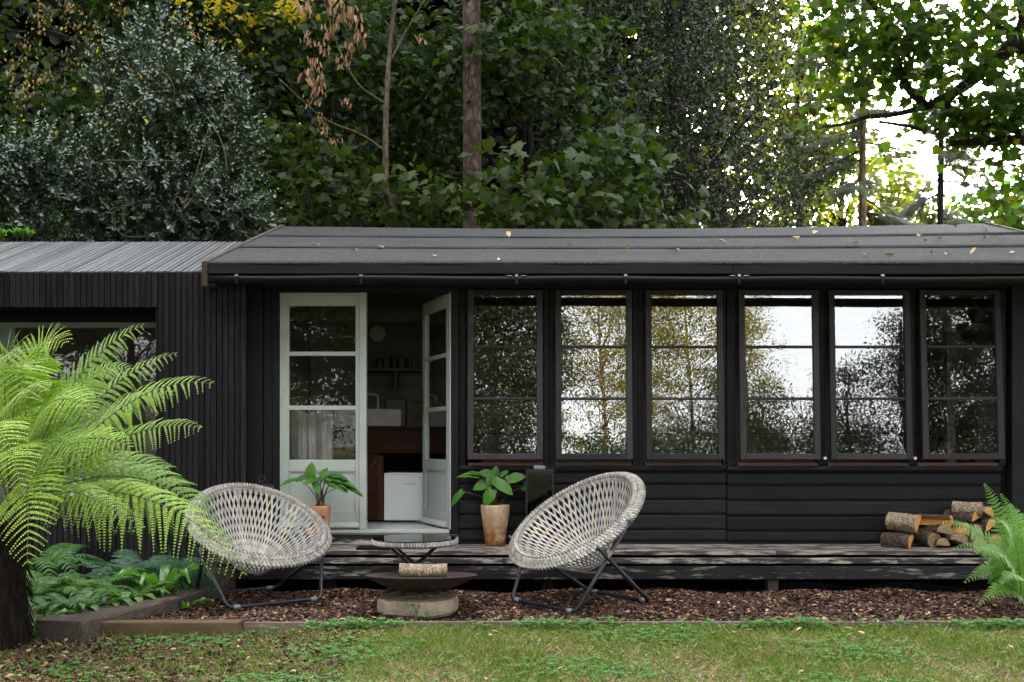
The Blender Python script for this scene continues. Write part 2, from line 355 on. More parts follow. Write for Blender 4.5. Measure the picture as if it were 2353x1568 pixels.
def link(name, me, mat, parent=None, matrix=None):
    o = bpy.data.objects.new(name, me); COL.objects.link(o)
    if mat is not None and not me.materials: me.materials.append(M[mat] if isinstance(mat, str) else mat)
    if matrix is not None: o.matrix_world = matrix
    if parent is not None: adopt(o, parent)
    return o
def adopt(o, p):
    o.parent = p
    pm = p.matrix_basis if p.parent is None else p.matrix_parent_inverse @ p.matrix_basis
    # p is a top-level thing, or a part whose own frame is the world's
    if p.parent is not None: pm = p.parent.matrix_basis @ pm
    o.matrix_parent_inverse = pm.inverted()
def tag(o, label=None, cat=None, group=None, kind=None):
    if label: o['label'] = label
    if cat: o['category'] = cat
    if group: o['group'] = group
    if kind: o['kind'] = kind
    return o
def thing(name, loc, label, cat, group=None, rz=0):
    o = bpy.data.objects.new(name, None); COL.objects.link(o); o.empty_display_size = .2
    o.location = loc; o.rotation_euler = (0, 0, rz)
    o.matrix_basis = Matrix.LocRotScale(Vector(loc), Euler((0, 0, rz)), None)
    return tag(o, label, cat, group)
def box(name, mat, x0, x1, y0, y1, z0, z1, parent=None, bevel=0):
    """A box as an object of its own: origin at its centre so that grain and wear differ from board to board."""
    c = Vector(((x0+x1)/2, (y0+y1)/2, (z0+z1)/2))
    hx, hy, hz = abs(x1-x0)/2, abs(y1-y0)/2, abs(z1-z0)/2
    me_ = MB().box(-hx, hx, -hy, hy, -hz, hz)
    me = bpy.data.meshes.new(name); me.from_pydata(me_.v, [], me_.f); me.update()
    o = link(name, me, mat, None, Matrix.Translation(c))
    if parent is not None: adopt(o, parent)
    if bevel:
        b = o.modifiers.new('bevel', 'BEVEL'); b.width = bevel; b.segments = 2; b.limit_method = 'ANGLE'
    return o
def struct(o): o['kind'] = 'structure'; return o
def bez(P, n):
    P = [Vector(p) for p in P]; out = []
    for i in range(n):
        t = i/(n-1)
        if len(P) == 3: out.append(P[0]*(1-t)**2+P[1]*2*t*(1-t)+P[2]*t*t)
        elif len(P) == 4: out.append(P[0]*(1-t)**3+P[1]*3*t*(1-t)**2+P[2]*3*t*t*(1-t)+P[3]*t**3)
        else: out.append(P[0].lerp(P[-1], t))
    return out
def smooth_path(P, k=6):
    """Catmull-Rom through the points."""
    P = [Vector(p) for p in P]; Q = [P[0]*2-P[1]]+P+[P[-1]*2-P[-2]]; out = []
    for i in range(1, len(Q)-2):
        for j in range(k):
            t = j/k; a, b, c, d = Q[i-1:i+3]
            out.append(.5*((2*b)+(c-a)*t+(2*a-5*b+4*c-d)*t*t+(3*b-a-3*c+d)*t**3))
    out.append(P[-1]); return out
def unit(a): return a/np.maximum(np.linalg.norm(a, axis=-1, keepdims=True), 1e-9)
def scatter(tv, tf, pos, fwd, nrm, size, wid=None):
    """Copies of a small template (x across, y to the tip, z along the normal) laid at many points."""
    fwd = unit(fwd); side = unit(np.cross(fwd, nrm)); nn = np.cross(side, fwd)
    tv = np.asarray(tv, float); s = np.asarray(size).reshape(-1, 1, 1); w = s if wid is None else np.asarray(wid).reshape(-1, 1, 1)
    V = pos[:, None, :] + tv[None, :, 0:1]*side[:, None, :]*w + tv[None, :, 1:2]*fwd[:, None, :]*s + tv[None, :, 2:3]*nn[:, None, :]*s
    n, k = V.shape[0], len(tv)
    Fc = (np.asarray(tf)[None]+(np.arange(n)*k)[:, None, None]).reshape(-1, len(tf[0]))
    return V.reshape(-1, 3), Fc

def sym(half, cen):
    pts = half + [(-x, y) for x, y in half[::-1][1:-1]] if half[0][0] == 0 else half
    n = len(pts); V = [(cen[0], cen[1], .0)] + [(x, y, -.22*abs(x)-.12*(y-.3)**2) for x, y in pts]
    return V, [(0, 1+i, 1+(i+1) % n) for i in range(n)]
SYC = sym([(0, .10), (.22, -.02), (.46, .06), (.36, .24), (.66, .50), (.38, .50), (.24, .70), (0, 1.0)], (0, .36))
SYC_FAR = ([(0, .4, .02), (0, 0, 0), (.55, .1, -.08), (.55, .6, -.1), (0, 1, -.1), (-.55, .6, -.1), (-.55, .1, -.08)], [(0, i, i % 6+1) for i in range(1, 7)])
HOL = ([(0, 0, 0), (.26, .3, .07), (.22, .7, .05), (0, 1, -.08), (-.22, .7, .05), (-.26, .3, .07)], [(0, 1, 2, 3), (0, 3, 4, 5)])
RH = ([(0, 0, 0), (.30, .45, .0), (0, 1, -.05), (-.30, .45, .0)], [(0, 1, 2, 3)])
NEE_V = [(0, 0, 0), (.02, .5, 0), (0, 1, 0)]; NEE_F = [(0, 1, 2)]
for i in range(15):
    y = .04+i*.062; o = len(NEE_V); a = .17*(1-.4*y)
    NEE_V += [(0, y, 0), (a, y+.09, -.03), (.012, y+.035, 0), (0, y, 0), (-a, y+.09, -.03), (-.012, y+.035, 0)]
    NEE_F += [(o, o+1, o+2), (o+3, o+4, o+5)]

def rand_in(n, c, r, shell=.45):
    d = unit(rng.normal(size=(n, 3))); rad = shell+(1-shell)*rng.random((n, 1))**.6
    return np.asarray(c)+d*rad*np.asarray(r)
def leaf_dirs(pos, cen, droop=.45, up=.8, jit=.55):
    out = pos-cen; out = unit(out+1e-6); n = len(pos)
    fwd = out*.5+rng.normal(size=(n, 3))*.6; fwd[:, 2] -= droop
    nrm = out*.3+rng.normal(size=(n, 3))*jit; nrm[:, 2] += up*1.25; nrm[:, 1] -= .3*np.sign(np.mean(pos[:, 1]))
    return fwd, nrm
def foliage(cl, per, spread, size, tpl, mat, name, parent, flat=.5, droop=.45, up=.8, singles=0, keep=None, jit=.55, fname='foliage'):
    cl = np.asarray(cl); n = len(cl)*per
    cen = np.repeat(cl, per, 0)
    pos = cen+rng.normal(size=(n, 3))*np.array([spread, spread, spread*flat])
    if keep is not None: k = keep(pos); pos, cen = pos[k], cen[k]
    n = len(pos)
    fwd, nrm = leaf_dirs(pos, cen, droop, up, jit)
    sz = size*(.38+.85*rng.random(n)**.8)
    if singles:      # the leaves nearest to the camera are objects of their own
        px = pos[:, 0]/pos[:, 1]*F+1176.5; py = 1020-(pos[:, 2]-CAMZ)/pos[:, 1]*F
        vis = (px > 5) & (px < 2348) & (py > 5) & (py < 520)
        sc_ = np.where(vis, sz/pos[:, 1], 0); idx = np.argsort(-sc_)[:singles]; idx = idx[sc_[idx] > 0]
        me = mesh_np('leaf', tpl[0], tpl[1]); me.materials.append(M[mat])
        fw = unit(fwd[idx]); sd_ = unit(np.cross(fw, nrm[idx])); nn = np.cross(sd_, fw)
        for j, i in enumerate(idx):
            s = sz[i]; m = Matrix([[sd_[j][a]*s, fw[j][a]*s, nn[j][a]*s, pos[i][a]] for a in range(3)]+[[0, 0, 0, 1]])
            o = link('leaf', me, None, None, m); adopt(o, parent)
        mask = np.ones(n, bool); mask[idx] = False
        pos, fwd, nrm, sz = pos[mask], fwd[mask], nrm[mask], sz[mask]
    V, Fc = scatter(tpl[0], tpl[1], pos, fwd, nrm, sz)
    o = link(fname, mesh_np(name, V, Fc), mat, parent); o['kind'] = 'stuff'
    return o
def sprays(cl, cen, per, length, size, tpl, mat, name, parent, fname='foliage', up=.5, seed_tw=None):
    cl = np.asarray(cl); n = len(cl); out = unit(cl-np.asarray(cen)); d0 = out*.7+rng.normal(size=(n, 3))*.55; d0[:, 2] += up; d0 = unit(d0)
    t = np.tile(np.linspace(0, 1, per), n); d_ = np.repeat(d0, per, 0); m = len(t)
    L = np.repeat(length*(.5+rng.random(n)), per)
    ref = unit(np.cross(d_, np.array([.3, .2, 1.]))); ref2 = np.cross(d_, ref); a = np.tile(np.arange(per)*2.4, n)+np.repeat(rng.uniform(0, 6, n), per)
    ax = ref*np.cos(a)[:, None]+ref2*np.sin(a)[:, None]
    pos = np.repeat(cl, per, 0)+d_*(t*L)[:, None]+rng.normal(size=(m, 3))*.006
    fwd = d_*(.5+.9*t[:, None])+ax+rng.normal(size=(m, 3))*.2; nrm = d_*1.0-ax*.5+rng.normal(size=(m, 3))*.25; nrm[:, 2] += .5
    V, Fc = scatter(tpl[0], tpl[1], pos, fwd, nrm, size*(.6+.6*rng.random(m))*(1.1-.35*t))
    o = link(fname, mesh_np(name, V, Fc), mat, parent); o['kind'] = 'stuff'; return o
def limbs(parent, start, ends, r0, mat, jit=.25):
    for e in ends:
        s = Vector(start(e)) if callable(start) else Vector(start); e = Vector(e)
        L = (e-s).length; mid = s.lerp(e, .5)+Vector((random.gauss(0, .1), random.gauss(0, .1), L*.12))
        pts = bez([s, mid, e], 7); pts = [p+Vector((random.gauss(0, 1), random.gauss(0, 1), random.gauss(0, 1)))*.02*L*(0 < i < 6) for i, p in enumerate(pts)]
        MB().tube(pts, [r0*(1-.85*i/6) for i in range(7)], 6).build('limb', mat, parent, True)
def trunk(parent, pts, r0, r1, mat, n=12, k=5, name='trunk'):
    P = smooth_path(pts, k); m = len(P)
    return MB().tube(P, [r0+(r1-r0)*i/(m-1) for i in range(m)], n).build(name, mat, parent, True)
def tree(name, label, cat, base, height, crowns, ncl, per, spread, size, tpl, mat, tr, bmat, group=None, flat=.5, singles=0, keep=None, nl=14, shell=.45, lean=0, droop=.45, up=.8, hollow=False):
    root = thing(name, (base[0], base[1], 0), label, cat, group)
    top = (base[0]+lean, base[1], height)
    trunk(root, [(base[0], base[1], -.1), (base[0]+lean*.3+.1, base[1], height*.35), (base[0]+lean*.6-.1, base[1], height*.7), top], tr, tr*.3, bmat)
    wts = np.array([c[3]*c[4]*c[5] for c in crowns])**.66; wts /= wts.sum()
    cl = np.concatenate([rand_in(max(2, int(ncl*w)), c[:3], c[3:], shell) for c, w in zip(crowns, wts)])
    if hollow:       # hollows between the boughs
        g = np.sin(cl[:, 0]*2.3+1.7*np.sin(cl[:, 2]*1.9+base[0]))+np.sin(cl[:, 2]*2.9+cl[:, 0]*.9+base[1]); cl = cl[g > -.3]
    if keep is not None: cl = cl[keep(cl)]
    ends = cl[rng.choice(len(cl), min(nl, len(cl)), replace=False)]
    def st(e):
        z = min(max(.25*height, e[2]-1.2-random.random()), height*.95)
        return (base[0]+lean*z/height*.9, base[1], z)
    limbs(root, st, ends, tr*.32, bmat)
    foliage(cl, per, spread, size, tpl, mat, name, root, flat, droop, up, singles)
    return root
def E(px, py, Y, rx, ry, rz): p = at(px, py, Y); return (p.x, p.y, p.z, rx, ry, rz)

# ------------------------------------------------------------------ ground
Vg = MB()
Vg.add([(-300, -300, 0), (300, -300, 0), (300, 400, 0), (-300, 400, 0)], [(0, 1, 2, 3)])
struct(Vg.build('ground', 'ground'))
def lawn_h(x, y):
    a = np.clip((y-5.1)/1.0, 0, 1); return .078*a*a*(3-2*a)*np.clip((x+2.0)/1.0, .38, 1)+.006*np.sin(x*3.7+y)*np.sin(y*4.1)+.008
xs = np.linspace(-4.5, 5.5, 140); ys = np.linspace(3.6, 6.235, 50); gx, gy = np.meshgrid(xs, ys)
struct(link('lawn', mesh_np('lawn', np.stack([gx, gy, lawn_h(gx, gy)-.002], -1).reshape(-1, 3), np.array([(j*140+i, j*140+i+1, (j+1)*140+i+1, (j+1)*140+i) for j in range(49) for i in range(139)]), True), 'ground'))
BEDZ, BY0, BY1 = .10, 6.27, 9.0
xs = np.linspace(-3.0, 5.4, 150); ys = np.linspace(BY0, 8.6, 48)
gx, gy = np.meshgrid(xs, ys)
ramp_ = np.clip((gx+2.95)/.3, 0, 1)
gz = BEDZ-.02+.012*np.sin(gx*7.3+gy*3)+.012*np.sin(gx*3.1-gy*5.7)+rng.normal(size=gx.shape)*.004
gz = gz-.06*np.clip((gy-7.7)/.5, 0, 1)
V = np.stack([gx, gy, gz], -1).reshape(-1, 3); nx = len(xs)
Fc = np.array([(j*nx+i, j*nx+i+1, (j+1)*nx+i+1, (j+1)*nx+i) for j in range(len(ys)-1) for i in range(nx-1)])
struct(link('mulch_bed', mesh_np('mulch_bed', V, Fc, True), 'bed'))
def bed_h(x, y): return BEDZ-.02+.012*np.sin(x*7.3+y*3)+.012*np.sin(x*3.1-y*5.7)-.06*np.clip((y-7.7)/.5, 0, 1)

# bark chips
def chips(n, xr, yr, zf, smin, smax, name, kindlabel):
    x = rng.uniform(*xr, n); y = rng.uniform(*yr, n)
    k = np.ones(n, bool)
    if name == 'bark_chips':
        # left of the bed its edge follows the old sleeper
        xe = -2.45-(7.4-y)*.27; k = x > xe
    x, y = x[k], y[k]; n = len(x)
    pos = np.stack([x, y, zf(x, y)+rng.random(n)*.014], -1)
    a = rng.uniform(0, 2*np.pi, n); fwd = np.stack([np.cos(a), np.sin(a), rng.normal(size=n)*.28], -1)
    nrm = rng.normal(size=(n, 3))*.38; nrm[:, 2] += 1
    s = smin+(smax-smin)*rng.random(n)**2.2
    tv = [(-.32, -.45, 0), (.28, -.5, .03), (.36, .05, .10), (.2, .5, .0), (-.26, .42, -.02), (-.38, 0, .08)]
    V, Fc = scatter(tv, [(0, 1, 2, 5), (5, 2, 3, 4)], pos, fwd, nrm, s, s*rng.uniform(.35, 1.0, n))
    o = link(name, mesh_np(name, V, Fc), 'chip'); tag(o, kindlabel, 'bark chips', None, 'stuff')
chips(95000, (-3.0, 5.0), (BY0+.01, 8.2), bed_h, .012, .042, 'bark_chips', 'brown bark chips spread in front of the deck')
chips(9000, (-3.1, -.9), (4.9, 6.2), lambda x, y: lawn_h(x, y)+.001, .012, .05, 'scattered_bark', 'loose brown bark fragments among the thin grass at lower left')

# lawn: grass, straw and clover
def blades(n, xr, yr, h0, h1, w, mat, name, label, dens=None, lie=.35, cat='grass'):
    x = rng.uniform(*xr, n); y = rng.uniform(*yr, n)
    if dens is not None: k = rng.random(n) < dens(x, y); x, y = x[k], y[k]
    n = len(x); pos = np.stack([x, y, lawn_h(x, y)-.003], -1)
    a = rng.uniform(0, 2*np.pi, n); fwd = np.stack([np.cos(a)*lie, np.sin(a)*lie, np.ones(n)], -1); fwd[:, :2] *= (.4+1.4*rng.random((n, 1)))
    nrm = np.stack([np.sin(a), -np.cos(a), .1*np.ones(n)], -1)+rng.normal(size=(n, 3))*.5
    s = h0+(h1-h0)*rng.random(n)**1.5
    tv = [(-.5, 0, 0), (.5, 0, 0), (.38, .55, .06), (0, 1, .22), (-.38, .55, .06)]
    V, Fc = scatter(tv, [(0, 1, 2), (0, 2, 4), (4, 2, 3)], pos, fwd, nrm, s, np.full(n, w)*(.6+.8*rng.random(n)))
    o = link(name, mesh_np(name, V, Fc), mat); tag(o, label, cat, None, 'stuff')
def patch(x, y): return .5+.5*np.sin(x*2.1+1.3*np.sin(y*3.1))*np.sin(y*4.3+x*1.7+np.sin(x*5))
def dgrass(x, y): return np.clip(.12+.95*patch(x, y), 0, 1)*np.clip((x+2.7)/1.6, .18, 1)*np.clip(1-(x-2.4)/2.0, .3, 1)
def dstraw(x, y): return np.clip(1.1-.8*patch(x, y), .15, 1)*np.clip((x+3.2)/2, .3, 1)*np.clip(1-(x-2.6)/2.0, .35, 1)
LX, LY = (-3.6, 3.7), (4.75, BY0-.05)
blades(80000, LX, LY, .014, .065, .0062, 'grass', 'grass', 'short patchy green grass of the front lawn', dgrass, .8)
blades(36000, LX, LY, .014, .06, .0046, 'straw', 'dry_grass', 'dry straw coloured thatch between the lawn grass', dstraw, 1.9)
blades(900, (-3.2, 3.6), (BY0-.25, BY0-.06), .04, .10, .005, 'grass', 'tall_grass', 'taller grass tufts along the edging board', None, .5)
def clover(n, name, label, xr, yr, dens, s0=.010, s1=.022, h=.03):
    x = rng.uniform(*xr, n); y = rng.uniform(*yr, n); k = rng.random(n) < dens(x, y); x, y = x[k], y[k]; n = len(x)
    hh = lawn_h(x, y)+h*(.3+.9*rng.random(n)); P = []; A = []
    a0 = rng.uniform(0, 2*np.pi, n)
    for j in range(3):
        P.append(np.stack([x, y, hh], -1)); a = a0+j*2.094; A.append(np.stack([np.cos(a), np.sin(a), np.full(n, .12)], -1))
    P = np.concatenate(P); A = np.concatenate(A); nrm = rng.normal(size=(len(P), 3))*.3; nrm[:, 2] += 1; nrm[:, 1] -= .35
    s = np.tile(s0+(s1-s0)*rng.random(n), 3)
    tv = [(0, 0, 0), (.38, .45, .06), (.3, .95, .05), (0, .88, 0), (-.3, .95, .05), (-.38, .45, .06)]
    V, Fc = scatter(tv, [(0, 1, 2, 3), (0, 3, 4, 5)], P, A, nrm, s)
    o = link(name, mesh_np(name, V, Fc), 'clover'); tag(o, label, 'clover', None, 'stuff')
def dclov(x, y):
    c = np.sin(x*3.3+2*np.sin(y*2.3+.4))*np.sin(y*5.1-x*1.1); return np.clip(c*1.1, .05, 1)*np.clip((x+2.9)/1.3, .1, 1)
clover(17000, 'clover', 'green clover leaves spread through the lawn', LX, LY, dclov, .009, .021)
clover(1500, 'clover_border', 'clover clumps crowding against the edging board', (-1.6, 3.3), (BY0-.16, BY0-.05), lambda x, y: np.clip(np.sin(x*4.7)*1.2, .1, 1), .014, .026, .06)

# ------------------------------------------------------------------ bed edging
ed = thing('bed_edging', (0, BY0, 0), 'low timber board edging between the lawn and the bark mulch', 'edging')
xa = XX(562, BY0)
edges = [xa, .35, 2.35, 4.9]
for i in range(3):
    o = box('board', 'edge_board', edges[i]+.003, edges[i+1]-.003, BY0-.045, BY0-.018, -.03, .126, ed, .004)
    o.rotation_euler = (0, R((-.18, .12, .25)[i]), 0)
t1 = box('timber_beam', 'timber', XX(198, 6.15), xa-.005, 6.15, 6.26, -.02, .135, None, .008)
t1.rotation_euler = (0, R(-.3), 0)
tag(t1, 'short yellow brown timber lying at the left end of the bed edging', 'timber')
slp = MB(); a, b = Vector((XX(135, 6.03), 6.03, 0)), Vector((XX(452, 7.5), 7.5, 0))
d = (b-a).normalized(); s_ = Vector((d.y, -d.x, 0))
n = 14; vs = []
for i in range(n+1):
    c = a.lerp(b, i/n); w = .165+.012*math.sin(i*2.3); h = .165+.006*math.sin(i*1.7)
    for q, z in ((-1, -.05), (-1, h-.01), (-.93, h), (.93, h+.004), (1, h-.01), (1, -.05)): vs.append(c+s_*w*q*(1+.02*random.random())+Vector((0, 0, z+random.gauss(0, .0025))))
fs = [(i*6+k, i*6+(k+1) % 6, (i+1)*6+(k+1) % 6, (i+1)*6+k) for i in range(n) for k in range(6)]+[tuple(range(5, -1, -1)), tuple(n*6+k for k in range(6))]
o = slp.add(vs, fs).build('railway_sleeper', 'sleeper'); tag(o, 'thick weathered sleeper running back beside the ferns, left of the bark', 'sleeper')
# low stump seen behind the left chair
p = at(497, 1335, 7.75)
o = MB().lathe([(.155, -.0), (.15, .08), (.14, .2), (.12, .215), (0.01, .22)], 20, (p.x, p.y, .04)).build('tree_stump', 'bark_log', None, True)
tag(o, 'short dark stump under the rim of the left wicker chair', 'stump')

# ------------------------------------------------------------------ the annex at left
WY = 8.5            # plane of the cabin front
AY, AZ0, AZ1 = 8.22, ZZ(627, 8.22), ZZ(627, 8.22)+.515
AYB = 9.56
an = thing('timber_annex', (-3.6, 9, 0), 'left annex clad in black vertical slats that run up over its roof', 'annex')
AXR = XX(566, AY); AXL = -5.6
wx1 = XX(356, AY); wz1 = ZZ(706, AY); wz0 = ZZ(1190, AY); wx0 = -5.2
pitch = .0487; CX0 = -2.50
def slat_mesh(w, d_, L, axis):
    m = MB(); c = .003
    if axis == 'Z': prof = [(-w/2, d_/2), (w/2, d_/2), (w/2, -d_/2+c), (w/2-c, -d_/2), (-w/2+c, -d_/2), (-w/2, -d_/2+c)]; vs = [(x, y, z) for z in (-L/2, L/2) for x, y in prof]
    else: prof = [(-w/2, -d_/2), (-w/2, d_/2-c), (-w/2+c, d_/2), (w/2-c, d_/2), (w/2, d_/2-c), (w/2, -d_/2)]; vs = [(x, y, z) for y in (-L/2, L/2) for x, z in prof]
    m.add(vs, [(i, (i+1) % 6, 6+(i+1) % 6, 6+i) for i in range(6)]+[(5, 4, 3, 2, 1, 0), (6, 7, 8, 9, 10, 11)])
    me = bpy.data.meshes.new('slat'); me.from_pydata(m.v, [], m.f); me.update(); return me
hz = AZ0-.004
me_full = slat_mesh(pitch-.006, .024, hz+.02, 'Z'); me_head = slat_mesh(pitch-.006, .024, hz-wz1, 'Z'); me_low = slat_mesh(pitch-.006, .024, wz0+.02, 'Z')
for m_ in (me_full, me_head, me_low): m_.materials.append(M['slat'])
Lr = math.hypot(AYB-AY+.012, .515); ang = math.atan2(.515, AYB-AY)
me_roof = slat_mesh(pitch-.010, .022, Lr, 'Y'); me_roof.materials.append(M['roof_slat'])
x = AXR-pitch/2; i = 0
while x > AXL:
    dy = random.gauss(0, .0015)
    if x > wx1: cells = [(me_full, (hz-.02)/2)]
    else: cells = [(me_head, (hz+wz1)/2), (me_low, (wz0-.02)/2)]
    for me, zc in cells:
        link('slat', me, None, an, Matrix.Translation((x, AY+dy, zc)))
    if x < CX0-.03:
        m = Matrix.Translation((x, (AY+AYB)/2-.006, AZ0+.2575+random.gauss(0, .0012))) @ Matrix.Rotation(ang, 4, 'X')
        link('roof_slat', me_roof, None, an, m)
    x -= pitch; i += 1
CX0r = CX0-.03
# backing behind the slats, roof deck, side, window reveal
bk = MB().box(AXL, wx0, AY+.02, AY+.06, 0, AZ0-.01).box(wx1+.012, AXR-.004, AY+.02, AY+.06, 0, AZ0-.01).box(wx0, wx1+.01, AY+.02, AY+.06, wz1+.01, AZ0-.012).box(wx0, wx1+.01, AY+.02, AY+.06, 0, wz0-.01)
bk.build('wall_backing', 'black', an)
rf = MB(); z = AZ0-.03
rf.add([(AXL, AY+.03, z), (CX0r, AY+.03, z), (CX0r, AYB, z+.5), (AXL, AYB, z+.5), (AXL, AYB, z+.4), (CX0r, AYB, z+.4), (CX0r, AY+.1, z-.07), (AXL, AY+.1, z-.07)],
       [(0, 1, 2, 3), (3, 2, 5, 4), (4, 5, 6, 7), (0, 3, 4, 7), (1, 6, 5, 2), (0, 7, 6, 1)]).build('roof_deck', 'black', an)
MB().box(AXL, CX0, AYB+.02, AYB+.08, 0, AZ0+.42).build('back_wall', 'black', an)
MB().box(wx1+.002, wx1+.012, AY+.013, AY+.26, wz0, wz1).build('window_reveal', 'slat', an)
MB().box(wx0, wx1, AY+.014, AY+.26, wz1-.001, wz1+.009).build('window_head', 'slat', an)
box('sill', 'board', wx0, wx1, AY-.02, AY+.25, wz0-.009, wz0+.012, an)
wf = thing('x', (0, 0, 0), None, None); bpy.data.objects.remove(wf)
gy0 = AY+.22
wl = XX(34, gy0)
fr = MB().box(wl, wx1-.0, gy0, gy0+.05, wz1-.10-.045, wz1-.10).box(wl-.04, wl, gy0, gy0+.05, wz0, wz1-.10).box(wx0, wl-.041, gy0, gy0+.05, wz0, wz1-.1).build('window_frame', plain_mat('dull green frame', (.06, .075, .06), .5), an)
MB().box(wx0, wx1, gy0-.002, gy0+.06, wz1-.1, wz1-.002).build('window_lintel', 'black', an)
MB().box(wl, wx1, gy0+.02, gy0+.026, wz0+.01, wz1-.145).build('window_glass', 'door_glass', an)
MB().box(wx1-.34, wx1-.22, gy0+.5, gy0+.6, wz0, wz1).build('inner_post', 'inner_wall', an)
MB().box(AXL, CX0-.02, AYB-.1, AYB+.0, 0, AZ0+.3).build('inner_wall', 'ceiling', an)
b_ = box('worktop', 'white_plastic', XX(60, 8.7), XX(240, 8.7), 8.6, 9.1, ZZ(1140, 8.7), ZZ(1095, 8.7), an, .01)

# ------------------------------------------------------------------ the cabin
cb = thing('garden_cabin', (1.2, 10, 0), 'long black weatherboarded cabin with a felt roof and a row of six windows', 'cabin')
EY, EZ, RY, RZ = 8.1, ZZ(605, 8.1), 10.8, ZZ(521, 10.8)
CX0, CX1 = -2.50, 5.12
SLOPE = (RZ-EZ)/(RY-EY)
def sagz(x, y):
    u = (x-CX0)/(CX1-CX0); v = (y-EY)/(RY-EY)
    return -.035*math.sin(math.pi*u)*v+.03*u*u*v
# felt courses, each lapping the one below
def course(y0, y1, off):
    nx_, ny_ = 60, 6; vs = []; 
    for j in range(ny_+1):
        for i in range(nx_+1):
            x = CX0+(CX1-CX0)*i/nx_; y = y0+(y1-y0)*j/ny_
            w = .0035*math.sin(x*5.1+y)+random.gauss(0, .0008) if j in (0,) else 0
            vs.append((x, y+w*1.5, EZ+SLOPE*(y-EY)+sagz(x, y)+off*(1-j/ny_)+.004+w*.4))
    nt_ = (nx_+1)
    fs = [(j*nt_+i, j*nt_+i+1, (j+1)*nt_+i+1, (j+1)*nt_+i) for j in range(ny_) for i in range(nx_)]
    o = len(vs); vs += [(v[0], v[1]+.001, v[2]-off-.003) for v in vs[:nt_]]
    fs += [(i, o+i, o+i+1, i+1) for i in range(nx_)]
    return MB().add(vs, fs)
for (y0, y1, off) in ((EY-.035, 9.06, .006), (9.03, 9.93, .012), (9.90, RY, .012)):
    o = course(y0, y1, off).build('felt_strip', 'felt', cb, True); 
for (y0, y1) in ((9.015, 9.029), (9.882, 9.899)):      # bitumen line along each lap
    m = MB(); 
    for i in range(60):
        xa_, xb_ = CX0+(CX1-CX0)*i/60, CX0+(CX1-CX0)*(i+1)/60
        f_ = lambda x, y: (x, y, EZ+SLOPE*(y-EY)+sagz(x, y)+.0135)
        m.add([f_(xa_, y0-.004), f_(xb_, y0-.004), f_(xb_, y1), f_(xa_, y1)], [(0, 1, 2, 3)])
    m.build('lap_seam', 'felt_edge', cb)
# underside of the roof and the back slope
MB().add([(CX0, EY, EZ-.03), (CX1, EY, EZ-.03), (CX1, RY, RZ-.06), (CX0, RY, RZ-.06)], [(0, 3, 2, 1)]).build('soffit', 'black', cb)
MB().add([(CX0, RY, RZ-.02), (CX1, RY, RZ-.02), (CX1, RY+2.7, EZ), (CX0, RY+2.7, EZ)], [(0, 1, 2, 3)]).build('back_roof', 'felt', cb)
# fascia in two lengths, bargeboards
fx = XX(1683, EY)
fh = .0895
box('fascia_board', 'board', CX0+.035, fx-.0015, EY-.03, EY-.004, EZ-fh, EZ-.001, cb, .002)
box('fascia_board', 'board', fx+.0015, CX1, EY-.03, EY-.004, EZ-fh-.003, EZ-.001, cb, .002)
for (x0, x1) in ((CX0-.012, CX0+.032), (CX1+.001, CX1+.035)):
    y0, y1 = EY-.045, RY; z0, z1 = EZ+SLOPE*(y0-EY), EZ+SLOPE*(y1-EY)+(.03 if x0 > 0 else 0)
    MB().add([(x0, y0, z0-.18), (x0, y0, z0+.022), (x0, y1, z1+.022), (x0, y1, z1-.15), (x1, y0, z0-.18), (x1, y0, z0+.022), (x1, y1, z1+.022), (x1, y1, z1-.15)],
             [(0, 1, 2, 3), (7, 6, 5, 4), (0, 4, 5, 1), (1, 5, 6, 2), (2, 6, 7, 3), (0, 3, 7, 4)]).build('bargeboard', 'barge', cb)
# gutter
GY, GZ = EY-.085, ZZ(636, EY-.085)
prof = [(-.055, 0), (-.053, -.025), (-.04, -.05), (-.018, -.062), (.018, -.062), (.04, -.05), (.053, -.025), (.055, 0), (.049, 0), (.047, -.024), (.034, -.045), (.015, -.056), (-.015, -.056), (-.034, -.045), (-.047, -.024), (-.049, 0)]
gt = thing('gutter', (1.2, GY, GZ), 'black half round plastic gutter under the cabin fascia', 'gutter')
vs = []; gx0, gx1 = XX(482, GY), CX1
N = 30
for i in range(N+1):
    x = gx0+(gx1-gx0)*i/N; dz = -.012*(i/N)-.004*math.sin(i*.9)
    vs += [(x, GY+a, GZ+b+dz) for a, b in prof]
P_ = len(prof)
MB().add(vs, [(i*P_+k, (i+1)*P_+k, (i+1)*P_+(k+1) % P_, i*P_+(k+1) % P_) for i in range(N) for k in range(P_)]+[tuple(range(P_)), tuple(N*P_+k for k in range(P_-1, -1, -1))]).build('trough', 'gutter', gt, True)
MB().tube([(gx0+.03, GY, GZ-.04), (gx0+.03, GY+.02, GZ-.10)], .035, 12).build('outlet', 'gutter', gt, True)
for px in (548, 832, 1187, 1436, 1695, 2022):
    x = XX(px, GY); m = MB().box(x-.012, x+.012, GY-.066, GY-.052, GZ-.008, GZ+.008)
    if px in (1187, 1695): m.box(x-.075, x-.035, GY-.062, GY-.056, GZ-.004, GZ+.001).box(x+.035, x+.075, GY-.062, GY-.056, GZ-.004, GZ+.001)
    m.build('clip', 'bracket', gt)
    MB().box(x-.011, x+.011, GY-.06, GY-.056, GZ-.065, GZ-.01).build('strap', 'gutter', gt)

ZT = ZZ(664, WY); ZW = ZZ(1080, WY); DZ = .385
wallx = lambda px: XX(px, WY)
